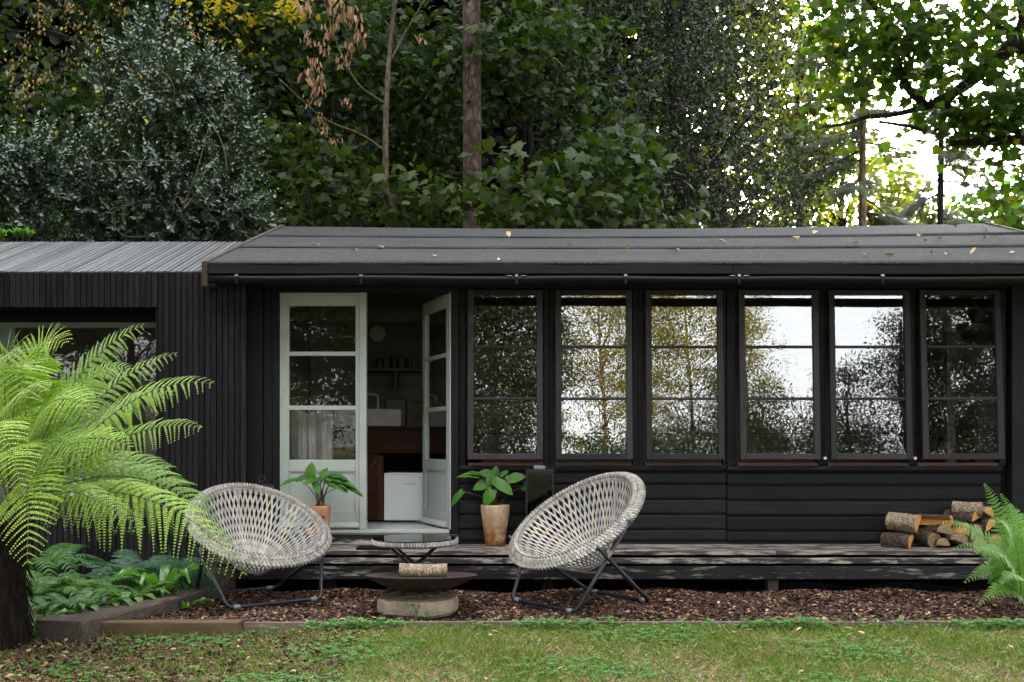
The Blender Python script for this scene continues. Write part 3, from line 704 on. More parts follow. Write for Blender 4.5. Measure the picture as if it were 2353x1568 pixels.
# header beam above doors and windows, end posts and cladding boards beside the door
box('header_beam', 'board', wallx(565), 5.0, WY-.02, WY+.1, ZT, EZ+.02, cb, .003)
for a_, b_, dy in ((567, 604, -.02), (606, 624, .0), (625, 641, .01)):
    box('wall_board', 'post', wallx(a_), wallx(b_), WY+dy, WY+.08, .38, ZT-.002, cb, .003)
box('side_wall', 'slat', CX0+.33-.5, wallx(566), WY+.1, WY+.14, .2, EZ+.05, cb)
for a_, b_, dy in ((1036, 1054, -.015), (1056, 1070, .0)):
    box('door_post', 'post', wallx(a_), wallx(b_), WY+dy, WY+.09, DZ+.02, ZT-.002, cb, .003)
# window posts, head and sill rail
wins = [(1074, 1248), (1274, 1452), (1480, 1660), (1693, 1878), (1899, 2087), (2106, 2294)]
posts = [(1250, 1261, 0), (1262, 1272, .012), (1454, 1466, 0), (1467, 1478, .012), (1662, 1668, 0), (1670, 1690, 0), (1880, 1897, .008), (2089, 2104, .008), (2297, 2312, 0)]
for a_, b_, dy in posts:
    box('window_post', 'post', wallx(a_), wallx(b_), WY+dy, WY+.09, ZZ(1070, WY), ZT-.002, cb, .003)
box('sill_rail', 'board', wallx(1056), wallx(1668)-.002, WY-.035, WY+.09, ZZ(1079, WY), ZZ(1070, WY)-.001, cb, .003)
box('sill_rail', 'board', wallx(1670), wallx(2300), WY-.035, WY+.09, ZZ(1081, WY), ZZ(1071, WY)-.001, cb, .003)
box('corner_post', 'post', wallx(2318), wallx(2350), WY-.06, WY+.1, .3, ZT+.1, cb, .004)
box('corner_board', 'board', wallx(2300)+.002, wallx(2317), WY+.05, WY+.1, .3, ZT-.002, cb)
MB().box(wallx(2350)+.01, 5.0, WY+.12, WY+.16, .3, EZ).build('end_panel', 'post', cb)
# lapped weatherboards below the windows, in two bays
ybt = 1253
for bay, (a_, b_) in enumerate(((1056, 1667.5), (1670, 2297))):
    marks = [1081.5, 1112, 1147, 1182, 1217, 1242] if bay else [1080, 1109, 1144, 1178.5, 1213, 1240]
    for k in range(5):
        y0, y1 = marks[k]+.9, marks[k+1]
        z1, z0 = ZZ(y0, WY), ZZ(y1, WY)
        x0, x1 = wallx(a_)+.001, wallx(b_)
        cx_, cz_ = (x0+x1)/2, (z0+z1)/2; hx_, hz_ = (x1-x0)/2, (z1-z0)/2
        m = MB(); yo, yi = -.030-.0015*random.random(), -.010      # bottom edge proud, top edge tucked under
        vs = [(sx*hx_, y, z) for sx in (-1, 1) for y, z in ((yo, -hz_), (yo-.001, -hz_+.012), (yo+.0015, hz_-.028), (yi, hz_-.010), (yi, hz_), (.0, hz_), (.0, -hz_))]
        m.add(vs, [(i, (i+1) % 7, 7+(i+1) % 7, 7+i) for i in range(7)]+[tuple(range(6, -1, -1)), tuple(range(7, 14))])
        me = bpy.data.meshes.new('weatherboard'); me.from_pydata(m.v, [], m.f); me.update()
        link('weatherboard', me, 'board', cb, Matrix.Translation((cx_, WY+.012, cz_)))
    box('base_board', 'board', wallx(a_), wallx(b_), WY-.004, WY+.03, DZ, ZZ(ybt-11, WY), cb)
MB().box(wallx(1056), wallx(2312), WY+.03, WY+.08, .3, ZZ(1081, WY)).build('wall_backing', 'black', cb)

# casement windows, hung from the top and standing a little open
def casement(a_, b_, k):
    x0, x1 = wallx(a_)+.006, wallx(b_)-.006; z1 = ZZ(668, WY-.01); z0 = ZZ(1057, WY-.07)
    hinge = Vector((0, WY-.008, z1)); tilt = Matrix.Rotation(R(-(2.6, 2.8, 2.7, 2.9, 2.8, 3.2)[k]), 3, 'X')
    yaw = (.0, .25, -.1, .1, -.3, .35)[k]
    H = z1-z0; w = x1-x0; cx_ = (x0+x1)/2
    st, rl = .05, .05
    root = thing('casement_window', (cx_, WY, z1), ['leftmost black casement, beside the door, reflecting dark trees',
        'second black casement from the door, reflecting a golden tree with bare limbs', 'third casement from the door, reflecting bushy golden trees',
        'fourth casement, its panes half tree and half white sky in reflection', 'fifth casement, reflecting mostly white sky with a young tree below',
        'last casement at the right, dim panes with pale posts seen inside'][k], 'window', 'casement windows along the cabin front')
    def piece(name, mat, ax0, ax1, ay0, ay1, az0, az1, par=root):
        m = MB().box(ax0, ax1, ay0, ay1, az0, az1); m.v = [tuple(hinge+Vector((cx_, 0, 0))+Matrix.Rotation(R(yaw), 3, 'Z') @ (tilt @ Vector(v))) for v in m.v]
        return m.build(name, mat, par, False, .003 if mat == 'sash' else 0)
    hw = w/2
    piece('stile', 'sash', -hw, -hw+st, -.04, 0, -H, 0); piece('stile', 'sash', hw-st, hw, -.04, 0, -H, 0)
    piece('rail', 'sash', -hw+st+.001, hw-st-.001, -.039, -.001, -.045, -.002); piece('rail', 'sash', -hw+st+.001, hw-st-.001, -.043, -.001, -H, -H+rl)
    g1, g2 = -H+rl, -.045; t_ = .022
    zb = [g1+(g2-g1)*.345, g1+(g2-g1)*.672]
    zs = [g1, zb[0]-t_/2, zb[0]+t_/2, zb[1]-t_/2, zb[1]+t_/2, g2]
    for z in zb: piece('glazing_bar', 'sash', -hw+st+.001, hw-st-.001, -.036, -.006, z-t_/2, z+t_/2)
    for j in range(3):
        piece('pane', 'glass', -hw+st+.0015, hw-st-.0015, -.022, -.018, zs[2*j]+.001, zs[2*j+1]-.001)
    piece('catch', 'metal', -.008, .008, -.05, -.036, zb[1]-.012, zb[1]+.012)
    piece('stay', 'metal', -.006, .05, -.012, .05, -H-.006, -H-.001)
    # fixed frame: red-brown inner sill the sash closes on
    box('inner_sill', 'sill', x0, x1, WY-.02, WY+.085, ZZ(1071, WY)+.0, ZZ(1064, WY), cb)
for k, (a_, b_) in enumerate(wins): casement(a_, b_, k)
for px in (1896, 2103):
    p = at(px, 1053, WY-.06); tag(box('window_spacer', 'white_plastic', p.x-.012, p.x+.010, p.y-.01, p.y+.03, p.z-.011, p.z+.009),
        'tiny white plastic spacer at the lower left corner of the %s' % ('fifth window' if px == 1896 else 'last window'), 'spacer', 'white window spacers')
# curtain rail / inner verticals seen through the last window
for (a_, b_) in ((2176, 2196), (2246, 2284)):
    box('inner_post', 'ceiling', XX(a_, 9.0), XX(b_, 9.0), 9.0, 9.06, .5, 2.45, cb)

# doors -------------------------------------------------------------
IZC = .505
DX0, DX1, DX2 = wallx(643), wallx(842.5), wallx(1033)
ZD1, ZD0 = ZZ(673, WY), ZZ(1216, WY)
def door_leaf(root, M4, w, astragal):
    def pc(name, mat, x0, x1, y0, y1, z0, z1, bev=.003):
        m = MB().box(x0, x1, y0, y1, z0, z1); m.v = [tuple(M4 @ Vector(v)) for v in m.v]; return m.build(name, mat, root, False, bev)
    H = ZD1-ZD0; z = lambda py: (ZZ(py, WY)-ZD0)
    s = .078; e = w-(.058 if astragal else .04)
    pc('stile', 'sage', 0, s, 0, .042, 0, H); pc('stile', 'sage', e-(.036 if astragal else .0), w-(.0605 if astragal else 0), 0, .042, 0, H)
    if astragal: pc('meeting_stile', 'sage', w-.059, w, -.018, .045, 0, H)
    e -= (.036 if astragal else .0)
    pc('top_rail', 'sage', s+.001, e-.001, .001, .041, z(703), H); pc('lock_rail', 'sage', s+.001, e-.001, .001, .041, z(1083), z(1057)); pc('bottom_rail', 'sage', s+.001, e-.001, .001, .041, 0, z(1180))
    pc('glazing_bar', 'sage', s+.001, e-.001, .004, .036, z(818), z(808.5)); pc('glazing_bar', 'sage', s+.001, e-.001, .004, .036, z(942.6), z(932.6))
    for a_, b_ in ((808.5, 703), (932.6, 818), (1057, 942.6)): pc('pane', 'door_glass', s+.002, e-.002, .018, .022, z(a_)+.001, z(b_)-.001, 0)
    pc('panel', 'sage', s+.002, e-.002, .016, .03, z(1180)+.001, z(1083)-.001, 0)
    pc('bead', 'sage', s+.002, e-.002, .006, .015, z(1180)+.001, z(1180)+.012); pc('bead', 'sage', s+.002, e-.002, .006, .015, z(1083)-.012, z(1083)-.001)
    pc('bead', 'sage', s+.002, s+.013, .006, .015, z(1180)+.013, z(1083)-.013); pc('bead', 'sage', e-.013, e-.002, .006, .015, z(1180)+.013, z(1083)-.013)
    m = MB(); zz0, zz1 = .012, .058
    m.add([(x_, y_, zc) for x_ in (.004, w-(.062 if astragal else .004)) for y_, zc in ((-.001, zz0), (-.045, zz0), (-.05, zz0+.014), (-.001, zz1))], [(0, 1, 2, 3), (7, 6, 5, 4), (0, 4, 5, 1), (1, 5, 6, 2), (2, 6, 7, 3), (0, 3, 7, 4)])
    m.v = [tuple(M4 @ Vector(v)) for v in m.v]; m.build('weather_bar', 'sage', root, False, .003)
dl = thing('glazed_door', (DX0, WY, ZD0), 'closed sage green glazed door leaf left of the dark doorway', 'door', 'pair of sage glazed doors')
door_leaf(dl, Matrix.Translation((DX0, WY-.005, ZD0)), DX1-DX0, True)
dr = thing('glazed_door', (DX2, WY, ZD0), 'sage green glazed door leaf swung inward on the right of the doorway', 'door', 'pair of sage glazed doors')
lw_ = .70
Mr = Matrix.Translation((DX2-.02, WY+.04, ZD0)) @ Matrix.Rotation(R(-67), 4, 'Z') @ Matrix.Translation((-lw_, 0, 0))
door_leaf(dr, Mr, lw_, False)
def mt(m, v): return m @ Vector(v)
zl = ZZ(923, WY)-ZD0
m = MB().box(.025, .06, -.008, -.001, zl-.09, zl+.11); m.v = [tuple(mt(Mr, v)) for v in m.v]; m.build('handle_plate', 'brass', dr)
m = MB().tube([mt(Mr, (.043, -.001, zl+.04)), mt(Mr, (.043, -.05, zl+.04)), mt(Mr, (.06, -.056, zl+.04)), mt(Mr, (.14, -.056, zl+.035))], .007, 8).build('handle', 'brass', dr, True)
box('door_frame', 'sage', DX2+.001, DX2+.012, WY-.02, WY+.08, ZD0-.002, ZD1, cb)
box('door_frame', 'board', DX0-.004, DX2+.011, WY-.01, WY+.09, ZD1+.002, ZT-.001, cb)
box('threshold', 'sage', DX0, DX2, WY-.055, WY+.55, ZD0-.03, ZD0-.003, cb, .003)
box('threshold_edge', 'edge_board', DX0+.02, DX2, WY-.062, WY-.03, ZD0-.045, ZD0-.031, cb)
box('step_riser', 'deck_edge', wallx(560), DX2+.08, WY-.045, WY+.04, DZ, ZD0-.046, cb, .003)

cu = []; n = 26
for i in range(n+1):
    for z in (IZC, ZZ(948, 8.95)): cu.append((XX(668, 8.95)+(XX(765, 8.95)-XX(668, 8.95))*i/n, 8.95+.010*math.sin(i*.9)+.006*math.sin(i*2.1), z+(.02*math.sin(i*.35) if z > 1 else 0)))
o = MB().add(cu, [(2*i, 2*i+1, 2*i+3, 2*i+2) for i in range(n)]).build('curtain', M['cream'], None, True); md = o.modifiers.new('thickness', 'SOLIDIFY'); md.thickness = .004
tag(o, 'pale hanging cloth seen through the lowest pane of the closed door', 'curtain')
# interior ------------------------------------------------------------
IZ = .50
MB().box(CX0+.3, 5.0, WY+.56, 11.6, IZ-.03, IZ).build('floor', 'floor', cb)
nbk = 14
for k in range(nbk):      # boarded back wall
    z0 = IZ+k*.17; box('lining_board', 'inner_wall', CX0+.35, 5.0, 10.6, 10.62+.004*(k % 2), z0, z0+.166, cb)
MB().box(CX0+.3, 5.05, 10.63, 10.7, 0, 3.45).build('back_wall', 'black', cb)
for xe in (CX0+.29, 5.03):
    MB().add([(xe+dx, y, z) for dx in (0, .04) for y, z in ((WY+.1, 0), (10.7, 0), (10.7, 3.45), (WY+.1, 2.74))], [(0, 1, 2, 3), (7, 6, 5, 4), (0, 4, 5, 1), (1, 5, 6, 2), (2, 6, 7, 3), (0, 3, 7, 4)]).build('end_wall', 'black', cb)
box('inner_end', 'inner_wall', 4.98, 5.02, WY+.17, 10.6, .3, 2.74, cb); box('inner_end', 'inner_wall', CX0+.3, CX0+.34, WY+.15, 10.6, .3, 2.74, cb)
MB().add([(CX0+.3, WY+.1, 2.66), (5.0, WY+.1, 2.66), (5.0, 10.6, 3.2), (CX0+.3, 10.6, 3.2)], [(0, 1, 2, 3)]).build('ceiling', 'ceiling', cb)
for x in (-1.9, -1.2, -.2, .8, 1.8, 2.8, 3.8):
    MB().add([(x+dx, y, z) for dx in (0, .05) for y, z in ((WY+.12, 2.55), (WY+.12, 2.64), (10.55, 3.17), (10.55, 3.08))], [(0, 1, 2, 3), (7, 6, 5, 4), (0, 4, 5, 1), (1, 5, 6, 2), (2, 6, 7, 3), (0, 3, 7, 4)]).build('rafter', 'inner_wall', cb)
box('tie_beam', 'ceiling', CX0+.35, 4.95, 9.6, 9.68, 2.42, 2.52, cb)
KY = 9.4
fz0, fz1 = IZ+.012, ZZ(1088, KY); fx0 = XX(883, KY)
fr = thing('mini_fridge', (fx0+.22, KY+.2, IZ), 'small white counter fridge standing just inside the open doorway', 'fridge')
box('cabinet', 'white', fx0, fx0+.45, KY+.03, KY+.42, fz0, fz1, fr, .006)
box('door', 'white', fx0, fx0+.45, KY-.02, KY+.027, fz0+.006, fz1-.012, fr, .006)
box('top', 'white', fx0-.001, fx0+.451, KY-.02, KY+.43, fz1-.010, fz1+.004, fr, .004)
tc = bpy.data.curves.new('lettering', 'FONT'); tc.body = 'Russell Hobbs'; tc.size = .0165; tc.extrude = .0006
to = bpy.data.objects.new('lettering', tc); COL.objects.link(to); tc.materials.append(M['ink'])
to.matrix_world = Matrix.Translation((XX(934, KY-.02), KY-.0212, ZZ(1113.5, KY))) @ Matrix.Rotation(R(90), 4, 'X')
bpy.context.view_layer.update()
me = bpy.data.meshes.new_from_object(to.evaluated_get(bpy.context.evaluated_depsgraph_get())); mw = to.matrix_world.copy()
bpy.data.objects.remove(to); link('lettering', me, None, fr, mw)
m = MB(); m.lathe([(.005, -.001), (.005, .001)], 12); m.v = [tuple(Vector((XX(930.5, KY-.02), KY-.0212, ZZ(1111.5, KY)))+Vector((v[0], v[2]*.4, v[1]))) for v in m.v]; m.build('logo_dot', 'ink', fr)
ku = thing('kitchen_counter', (-1.2, KY+.3, IZ), 'brown wooden kitchen counter with a sink behind the doorway', 'counter')
for k in range(5): box('cupboard_board', 'interior_wood_h', XX(800, KY), XX(868, KY), KY, KY+.02, IZ+.02+k*.128, IZ+.02+(k+1)*.128-.003, ku)
box('cupboard_stile', 'interior_wood', XX(868, KY)+.002, XX(881, KY), KY-.006, KY+.02, IZ+.02, ZZ(1046, KY), ku, .002)
m = MB().box(-.014, .014, -.006, .006, -.07, .07); m.v = [tuple(Matrix.Rotation(R(40), 3, 'Y') @ Vector(v)+Vector((XX(862, KY), KY-.008, ZZ(1062, KY)))) for v in m.v]; m.build('cupboard_brace', 'interior_wood', ku)
box('counter_front', 'interior_wood_h', CX0+.4, -.3, KY-.01, KY+.03, ZZ(1042, KY), ZZ(1012, KY)-.002, ku, .002)
box('counter_front', 'interior_wood_h', CX0+.4, -.3, KY-.012, KY+.03, ZZ(1012, KY), ZZ(988, KY), ku, .002)
box('worktop', 'interior_wood_h', CX0+.4, -.3, KY-.03, KY+.6, ZZ(988, KY)+.002, ZZ(984, KY)+.01, ku, .003)
box('back_panel', 'black', CX0+.4, -.3, KY+.45, KY+.5, IZ, ZZ(1042, KY), ku)
sk = thing('butler_sink', (XX(880, KY), KY+.2, 1.4), 'white ceramic butler sink on the brown counter', 'sink')
sx0, sx1, sz0, sz1 = XX(770, KY), XX(922, KY), ZZ(983, KY)+.012, ZZ(940, KY)
MB().box(sx0, sx1, KY-.03, KY+.01, sz0, sz1).box(sx0, sx1, KY+.36, KY+.4, sz0, sz1).box(sx0, sx0+.04, KY+.011, KY+.359, sz0, sz1).box(sx1-.04, sx1, KY+.011, KY+.359, sz0, sz1).build('basin', 'cream', sk, False, .008)
p = at(868, 938, KY+.45); MB().tube(smooth_path([(p.x, KY+.45, sz1-.1), (p.x, KY+.45, sz1+.1), (p.x-.01, KY+.40, sz1+.15), (p.x-.1, KY+.35, sz1+.15), (p.x-.12, KY+.34, sz1+.08)]), .012, 8).build('tap', 'bracket', sk, True)
p = at(900, 925, KY+.25)
o = box('toaster', 'ink', p.x-.1, p.x+.12, KY+.42, KY+.58, sz0, sz1+.13, None, .03); tag(o, 'dark rounded appliance standing behind the sink', 'appliance')
ck = thing('wall_clock', at(868, 767, 10.57), 'round pale clock high on the back wall inside the doorway', 'clock')
p = at(868, 767, 10.57); m = MB().lathe([(.085, 0), (.085, .02), (.08, .024)], 28); m.v = [(p.x+v[0], p.y-v[2], p.z+v[1]) for v in m.v]; m.build('face', 'clockface', ck)
m = MB().box(-.002, .002, -.03, -.027, 0, .055).box(0, .04, -.031, -.028, -.002, .002); m.v = [(p.x+v[0], p.y+v[1], p.z+v[2]) for v in m.v]; m.build('hands', 'ink', ck)
p = at(900, 850, 10.45)
shf = thing('wall_shelf', (p.x, 10.5, p.z), 'dark shelf with brackets on the back wall above the sink', 'shelf')
box('shelf_board', 'ink', XX(830, 10.5), XX(990, 10.5), 10.38, 10.59, p.z-.015, p.z+.012, shf)
box('bracket', 'ink', XX(908, 10.5), XX(914, 10.5), 10.42, 10.59, p.z-.2, p.z-.016, shf)
for i, px in enumerate((872, 888, 905, 922, 940, 953)):
    q = XX(px, 10.48); hh = .07+.04*random.random()
    o = MB().lathe([(.03, 0), (.034, .01), (.034, hh), (.028, hh+.01), (.026, hh+.02)], 14, (q, 10.48, p.z+.012)).build('jar', 'inner_wall' if i % 2 else 'ink', None, True)
    tag(o, 'small dark jar in the row on the shelf inside', 'jar', 'jars on the inner shelf')

# ------------------------------------------------------------------ deck
dk = thing('timber_deck', (0, 8.2, 0), 'low weathered timber deck running along the cabin front', 'deck')
D0 = 7.95; jx = XX(1783, D0); dxl, dxr = XX(480, 7.95), 4.6
for k in range(5):
    y0 = D0+k*.111
    js = [dxl, jx, dxr] if k % 2 == 0 else [dxl, XX(1050, 8), XX(1900, 8), dxr]
    for a_, b_ in zip(js[:-1], js[1:]): box('deck_board', 'deck', a_+.0015, b_-.0015, y0, min(y0+.106, WY-.006), DZ-.034, DZ+random.gauss(0, .0008), dk, .003)
js = [dxl, XX(1155, 7.9), XX(2063, 7.9), dxr]
for a_, b_ in zip(js[:-1], js[1:]): box('edge_board', 'deck_edge', a_+.0015, b_-.0015, D0-.05, D0+.09, DZ-.098, DZ-.056, dk, .004)
for a_, b_ in ((dxl, jx), (jx, dxr)):
    m = MB(); z1, z0 = DZ-.118, DZ-.222; ng = 9; L_ = (b_-a_)/2-.0015
    prof = [(.03, z1)]
    for g in range(ng):
        zt = z1-(z1-z0)*g/ng; hgt = (z1-z0)/ng; prof += [(0, zt-.001), (0, zt-hgt*.62), (.006, zt-hgt*.66), (.006, zt-hgt*.96)]
    prof += [(.03, z0)]; n_ = len(prof); cz_ = (z0+z1)/2
    m.add([(sx*L_, y, z-cz_) for sx in (-1, 1) for y, z in prof], [(i, (i+1) % n_, n_+(i+1) % n_, n_+i) for i in range(n_)]+[tuple(range(n_-1, -1, -1)), tuple(range(n_, 2*n_))])
    me = bpy.data.meshes.new('riser_board'); me.from_pydata(m.v, [], m.f); me.update()
    link('riser_board', me, 'riser', dk, Matrix.Translation(((a_+b_)/2, D0-.045, cz_)))
MB().box(dxl, dxr, D0+.02, D0+.06, .18, DZ-.0985).build('joist', 'black', dk)
MB().box(dxl, dxr, D0+.45, D0+.5, -.02, DZ-.035).build('joist', 'black', dk)
for px, w in ((1776, .085), (1260, .09), (760, .09), (2300, .08)):
    x = XX(px, D0); box('support_post', 'edge_board' if px == 1776 else 'black', x-w/2, x+w/2, D0-.01, D0+.09, -.02, DZ-.222, dk, .003)
m = MB(); n = 40
vs = [(XX(1792, 8)+(2.6*i/n), 8.06+.01*math.sin(i*.9)+j*.03, .045+.06*(1-j)*(1+.3*math.sin(i*.5))) for i in range(n+1) for j in (0, 1)]
o = m.add(vs, [(2*i, 2*i+1, 2*i+3, 2*i+2) for i in range(n)]).build('weed_membrane', 'membrane', None, True); tag(o, 'strip of black plastic membrane showing under the deck at right', 'membrane')

# iron scroll beside the left chair
p = at(600, 1105, 8.2)
sc_ = [(p.x+.045+.0*k, p.y, p.z-.03) for k in range(1)]
pts = [Vector((p.x+.07, p.y, p.z-.035)), Vector((p.x+.02, p.y, p.z-.03))]
for k in range(22):
    a = -math.pi/2-k*.33; r = .034*(1-k*.028); pts.append(Vector((p.x+.012+r*math.cos(a), p.y, p.z+.018+r*math.sin(a))))
bs = thing('iron_boot_scraper', (p.x+.05, p.y, DZ), 'rusty iron scroll of a boot scraper behind the left chair', 'boot scraper')
m = MB(); 
for q0, q1 in zip(pts[:-1], pts[1:]):
    pass
vs = []; 
for i, q in enumerate(pts):
    t = (pts[min(i+1, len(pts)-1)]-pts[max(i-1, 0)]).normalized(); nrm_ = Vector((-t.z, 0, t.x))*.003
    vs += [q+nrm_+Vector((0, -.015, 0)), q+nrm_+Vector((0, .015, 0)), q-nrm_+Vector((0, .015, 0)), q-nrm_+Vector((0, -.015, 0))]
m.add(vs, [(4*i+k, 4*i+(k+1) % 4, 4*i+4+(k+1) % 4, 4*i+4+k) for i in range(len(pts)-1) for k in range(4)]).build('scroll', 'iron', bs)
MB().box(p.x+.045, p.x+.1, p.y-.015, p.y+.015, p.z-.075, p.z-.033).build('plate', 'iron', bs)
MB().box(p.x+.06, p.x+.075, p.y-.007, p.y+.007, DZ, p.z-.076).build('upright', 'iron', bs)

# ------------------------------------------------------------------ wicker chairs
def make_chair(label, tl, cz):
    ch = thing('wicker_chair', (0, 0, 0), label, 'chair', 'folding basket chairs on the bark')
    ct = Vector((0, -.06, cz)); Wd, Ln, dep = .51, .54, .415; tl = R(tl)
    av = Vector((0, math.cos(tl), math.sin(tl))); bv = Vector((1, 0, 0)); dv = Vector((0, math.sin(tl), -math.cos(tl)))
    def egg(v): return 1.0-.10*(v/Ln)           # a little narrower at the head
    def S(u, v, off=0):
        w = Wd*egg(v); rho = math.sqrt((u/w)**2+(v/Ln)**2)/.885
        d_ = dep*(1-min(rho, 1)**1.7); return ct+bv*u+av*v+dv*(d_+off)-av*(.05*(1-min(rho, 1)))+dv*(.035*max(0, rho-1.04)/.1)
    # two families of flat strips crossing at a narrow angle
    RI = .875
    def ribbon(f, sgn):
        pts = []; n = 22
        for i in range(n+1):
            rho = (RI+.012)-(RI-.20)*i/n; th = f+sgn*.50*(RI-rho)/RI*1.15
            v = Ln*rho*math.sin(th); pts.append((Wd*egg(v)*rho*math.cos(th), v))
        if len(pts) < 4: return
        # extend to the ring
        mb = MB(); vs = []; hw = .0068
        for j, (u, v) in enumerate(pts):
            P = S(u, v, .0016*sgn); u2, v2 = pts[min(j+1, len(pts)-1)]; u1, v1 = pts[max(j-1, 0)]
            t = (S(u2, v2)-S(u1, v1)).normalized(); hwj = hw*(1.12-.5*j/len(pts)); nn = (S(u+.01, v)-S(u-.01, v)).cross(S(u, v+.01)-S(u, v-.01)).normalized(); sd_ = t.cross(nn).normalized()*hwj
            vs += [P-sd_, P+sd_, P+sd_+nn*.0022, P-sd_+nn*.0022]
        mb.add(vs, [(4*j+k, 4*j+(k+1) % 4, 4*j+4+(k+1) % 4, 4*j+4+k) for j in range(len(pts)-1) for k in range(4)])
        mb.build('strip', 'strip', ch)
    nst = 60
    for sgn in (-1, 1):
        for k in range(nst): ribbon(2*math.pi*(k+(.25 if sgn > 0 else 0))/nst, sgn)
    # woven ring: rows of slanted stitches round the edge
    mb = MB(); rows = 5
    for r_ in range(rows):
        nseg = 118
        for k in range(nseg):
            for_ = []
            a0 = 2*math.pi*(k+.5*(r_ % 2))/nseg; a1 = a0+2*math.pi/nseg*1.12
            rr = RI-.035+(1.03-RI+.035)*(r_+.5)/rows; hr = .0125
            def Q(a, rad, lift):
                v = Ln*rad*math.sin(a); u = Wd*egg(v)*rad*math.cos(a); base = S(u, v)
                return base-dv*(lift)
            sl = .008*(1 if r_ % 2 else -1)/Ln
            n0 = hr/Ln
            c0 = [Q(a0, rr-n0*.6+sl, .000), Q(a0, rr+n0*.6+sl, .000)]; cm0 = [Q(a0*.6+a1*.4, rr-n0, .012), Q(a0*.6+a1*.4, rr+n0, .012)]; c1 = [Q(a1, rr-n0*.6-sl, .001), Q(a1, rr+n0*.6-sl, .001)]
            lowr = [q+dv*.014 for q in (c0[0], c0[1], c1[1], c1[0])]
            vs = c0+cm0+c1+lowr
            mb.add(vs, [(0, 1, 3, 2), (2, 3, 5, 4), (0, 2, 4, 9), (0, 9, 6), (1, 7, 8, 5), (1, 5, 3), (6, 7, 1, 0), (4, 5, 8, 9), (6, 9, 8, 7)])
    o = mb.build('rim_weave', 'weave', ch); o['kind'] = 'stuff'
    def ring(rad, n=90, lift=0):
        return [(lambda v: S(Wd*egg(v)*rad*math.cos(a), v)-dv*lift)(Ln*rad*math.sin(a)) for a in [2*math.pi*k/n for k in range(n+1)]]
    MB().tube([q+dv*.012 for q in ring(.985)], .015, 8, False).build('rim_hoop', 'weave', ch, True)
    MB().tube(ring(RI-.005, lift=-.002), .008, 6, False).build('inner_cord', 'weave_under', ch, True)
    # whipping round the outer rim
    mb = MB()
    for k in range(150):
        a = 2*math.pi*k/150; v = Ln*.985*math.sin(a); u = Wd*egg(v)*.985*math.cos(a)
        out = (bv*math.cos(a)*Wd+av*math.sin(a)*Ln).normalized(); tg = out.cross(dv).normalized(); c = S(u, v)+dv*.012
        pts = [c+(out*math.cos(f_)-dv*math.sin(f_))*.0155+tg*(.0025*q_) for q_, f_ in enumerate((1.9, 1.1, .3, -.5, -1.3, -2.0))]
        mb.tube(pts, .0048, 4)
    o = mb.build('rim_whipping', 'weave', ch); o['kind'] = 'stuff'
    # close-woven base of the basket: fine crossing cords
    mb = MB()
    for sgn in (-1, 1):
        for k in range(-12, 13):
            f = k*.0155; pts = []
            for i in range(21):
                q_ = -.2+.4*i/20; u, v = (f, q_) if sgn > 0 else (q_, f)
                if (u/.19)**2+(v/.19)**2 < 1: pts.append(S(u, v, .004+.002*math.sin(i*2+k)))
            if len(pts) > 3: mb.tube(pts, .0050, 4)
    o = mb.build('base_mesh', 'weave', ch); o['kind'] = 'stuff'
    # curved ribs wrapped in cord on the outside, behind
    for u0 in (0,):
        MB().tube([S(u0, v, .014) for v in [Ln*.97-(Ln*1.94)*i/24 for i in range(25)]], .011, 8).build('spine', 'weave', ch, True)
    MB().tube([S(u, -.02, .014) for u in [-Wd*.96+Wd*1.92*i/24 for i in range(25)]], .009, 8).build('cross_rib', 'weave_under', ch, True)
    # two tubular U frames crossing at the sides
    zb = .014
    def uframe(y, yt, zt, wb, wt, name):
        P = [Vector((-wt, yt, zt)), Vector((-wb-.012, y+(yt-y)*.16, zb+(zt-zb)*.16)), Vector((-wb, y+(yt-y)*.03, zb+.03)), Vector((-wb+.05, y, zb)), Vector((wb-.05, y, zb)), Vector((wb, y+(yt-y)*.03, zb+.03)), Vector((wb+.012, y+(yt-y)*.16, zb+(zt-zb)*.16)), Vector((wt, yt, zt))]
        Q = [P[0], P[1]]
        Q += bez([P[1], Vector((-wb-.002, y, zb)), P[3]], 6)[1:]; Q += [P[4]]
        Q += bez([P[4], Vector((wb+.002, y, zb)), P[6]], 6)[1:]; Q += [P[7]]
        MB().tube(Q, .0145, 12).build(name, 'metal', ch, True)
        for s in (-1, 1):
            MB().tube([(s*(wb-.10), y, zb), (s*(wb-.05), y, zb)], .0175, 12).build('foot_clip', 'clamp', ch, True)
    uframe(-.36, -.035, cz-.025, .365, .525, 'front_frame')
    uframe(.36, -.29, cz-.27*math.sin(tl)-.03, .335, .495, 'rear_frame')
    for s in (-1, 1):
        c = Vector((s*.468, -.165, .40)); m = MB().box(-.012, .012, -.03, .03, -.014, .014).box(-.015, .015, -.02, .012, .012, .045)
        rot = Matrix.Rotation(R(35), 3, 'X'); m.v = [tuple(c+rot @ Vector(v)) for v in m.v]; m.build('hinge_bracket', 'clamp', ch, False, .003)
        MB().tube([(s*.50, -.035, cz-.02), (s*.535, -.035, cz-.02)], .012, 10).build('rim_bolt', 'metal', ch, True)
    return ch
ch1 = make_chair('left pale wicker basket chair, turned right, a fern frond across its edge', 29, .600)
def place(root, px, Y, rz):
    root.location = (XX(px, Y), Y, BEDZ-.003); root.rotation_euler = (0, 0, rz)
ch2 = make_chair('right pale wicker basket chair, turned left, in front of the windows', 35, .640)
place(ch1, 588, 7.38, R(37))
ch1.location.z -= .006; place(ch2, 1337, 7.17, R(-90+37))

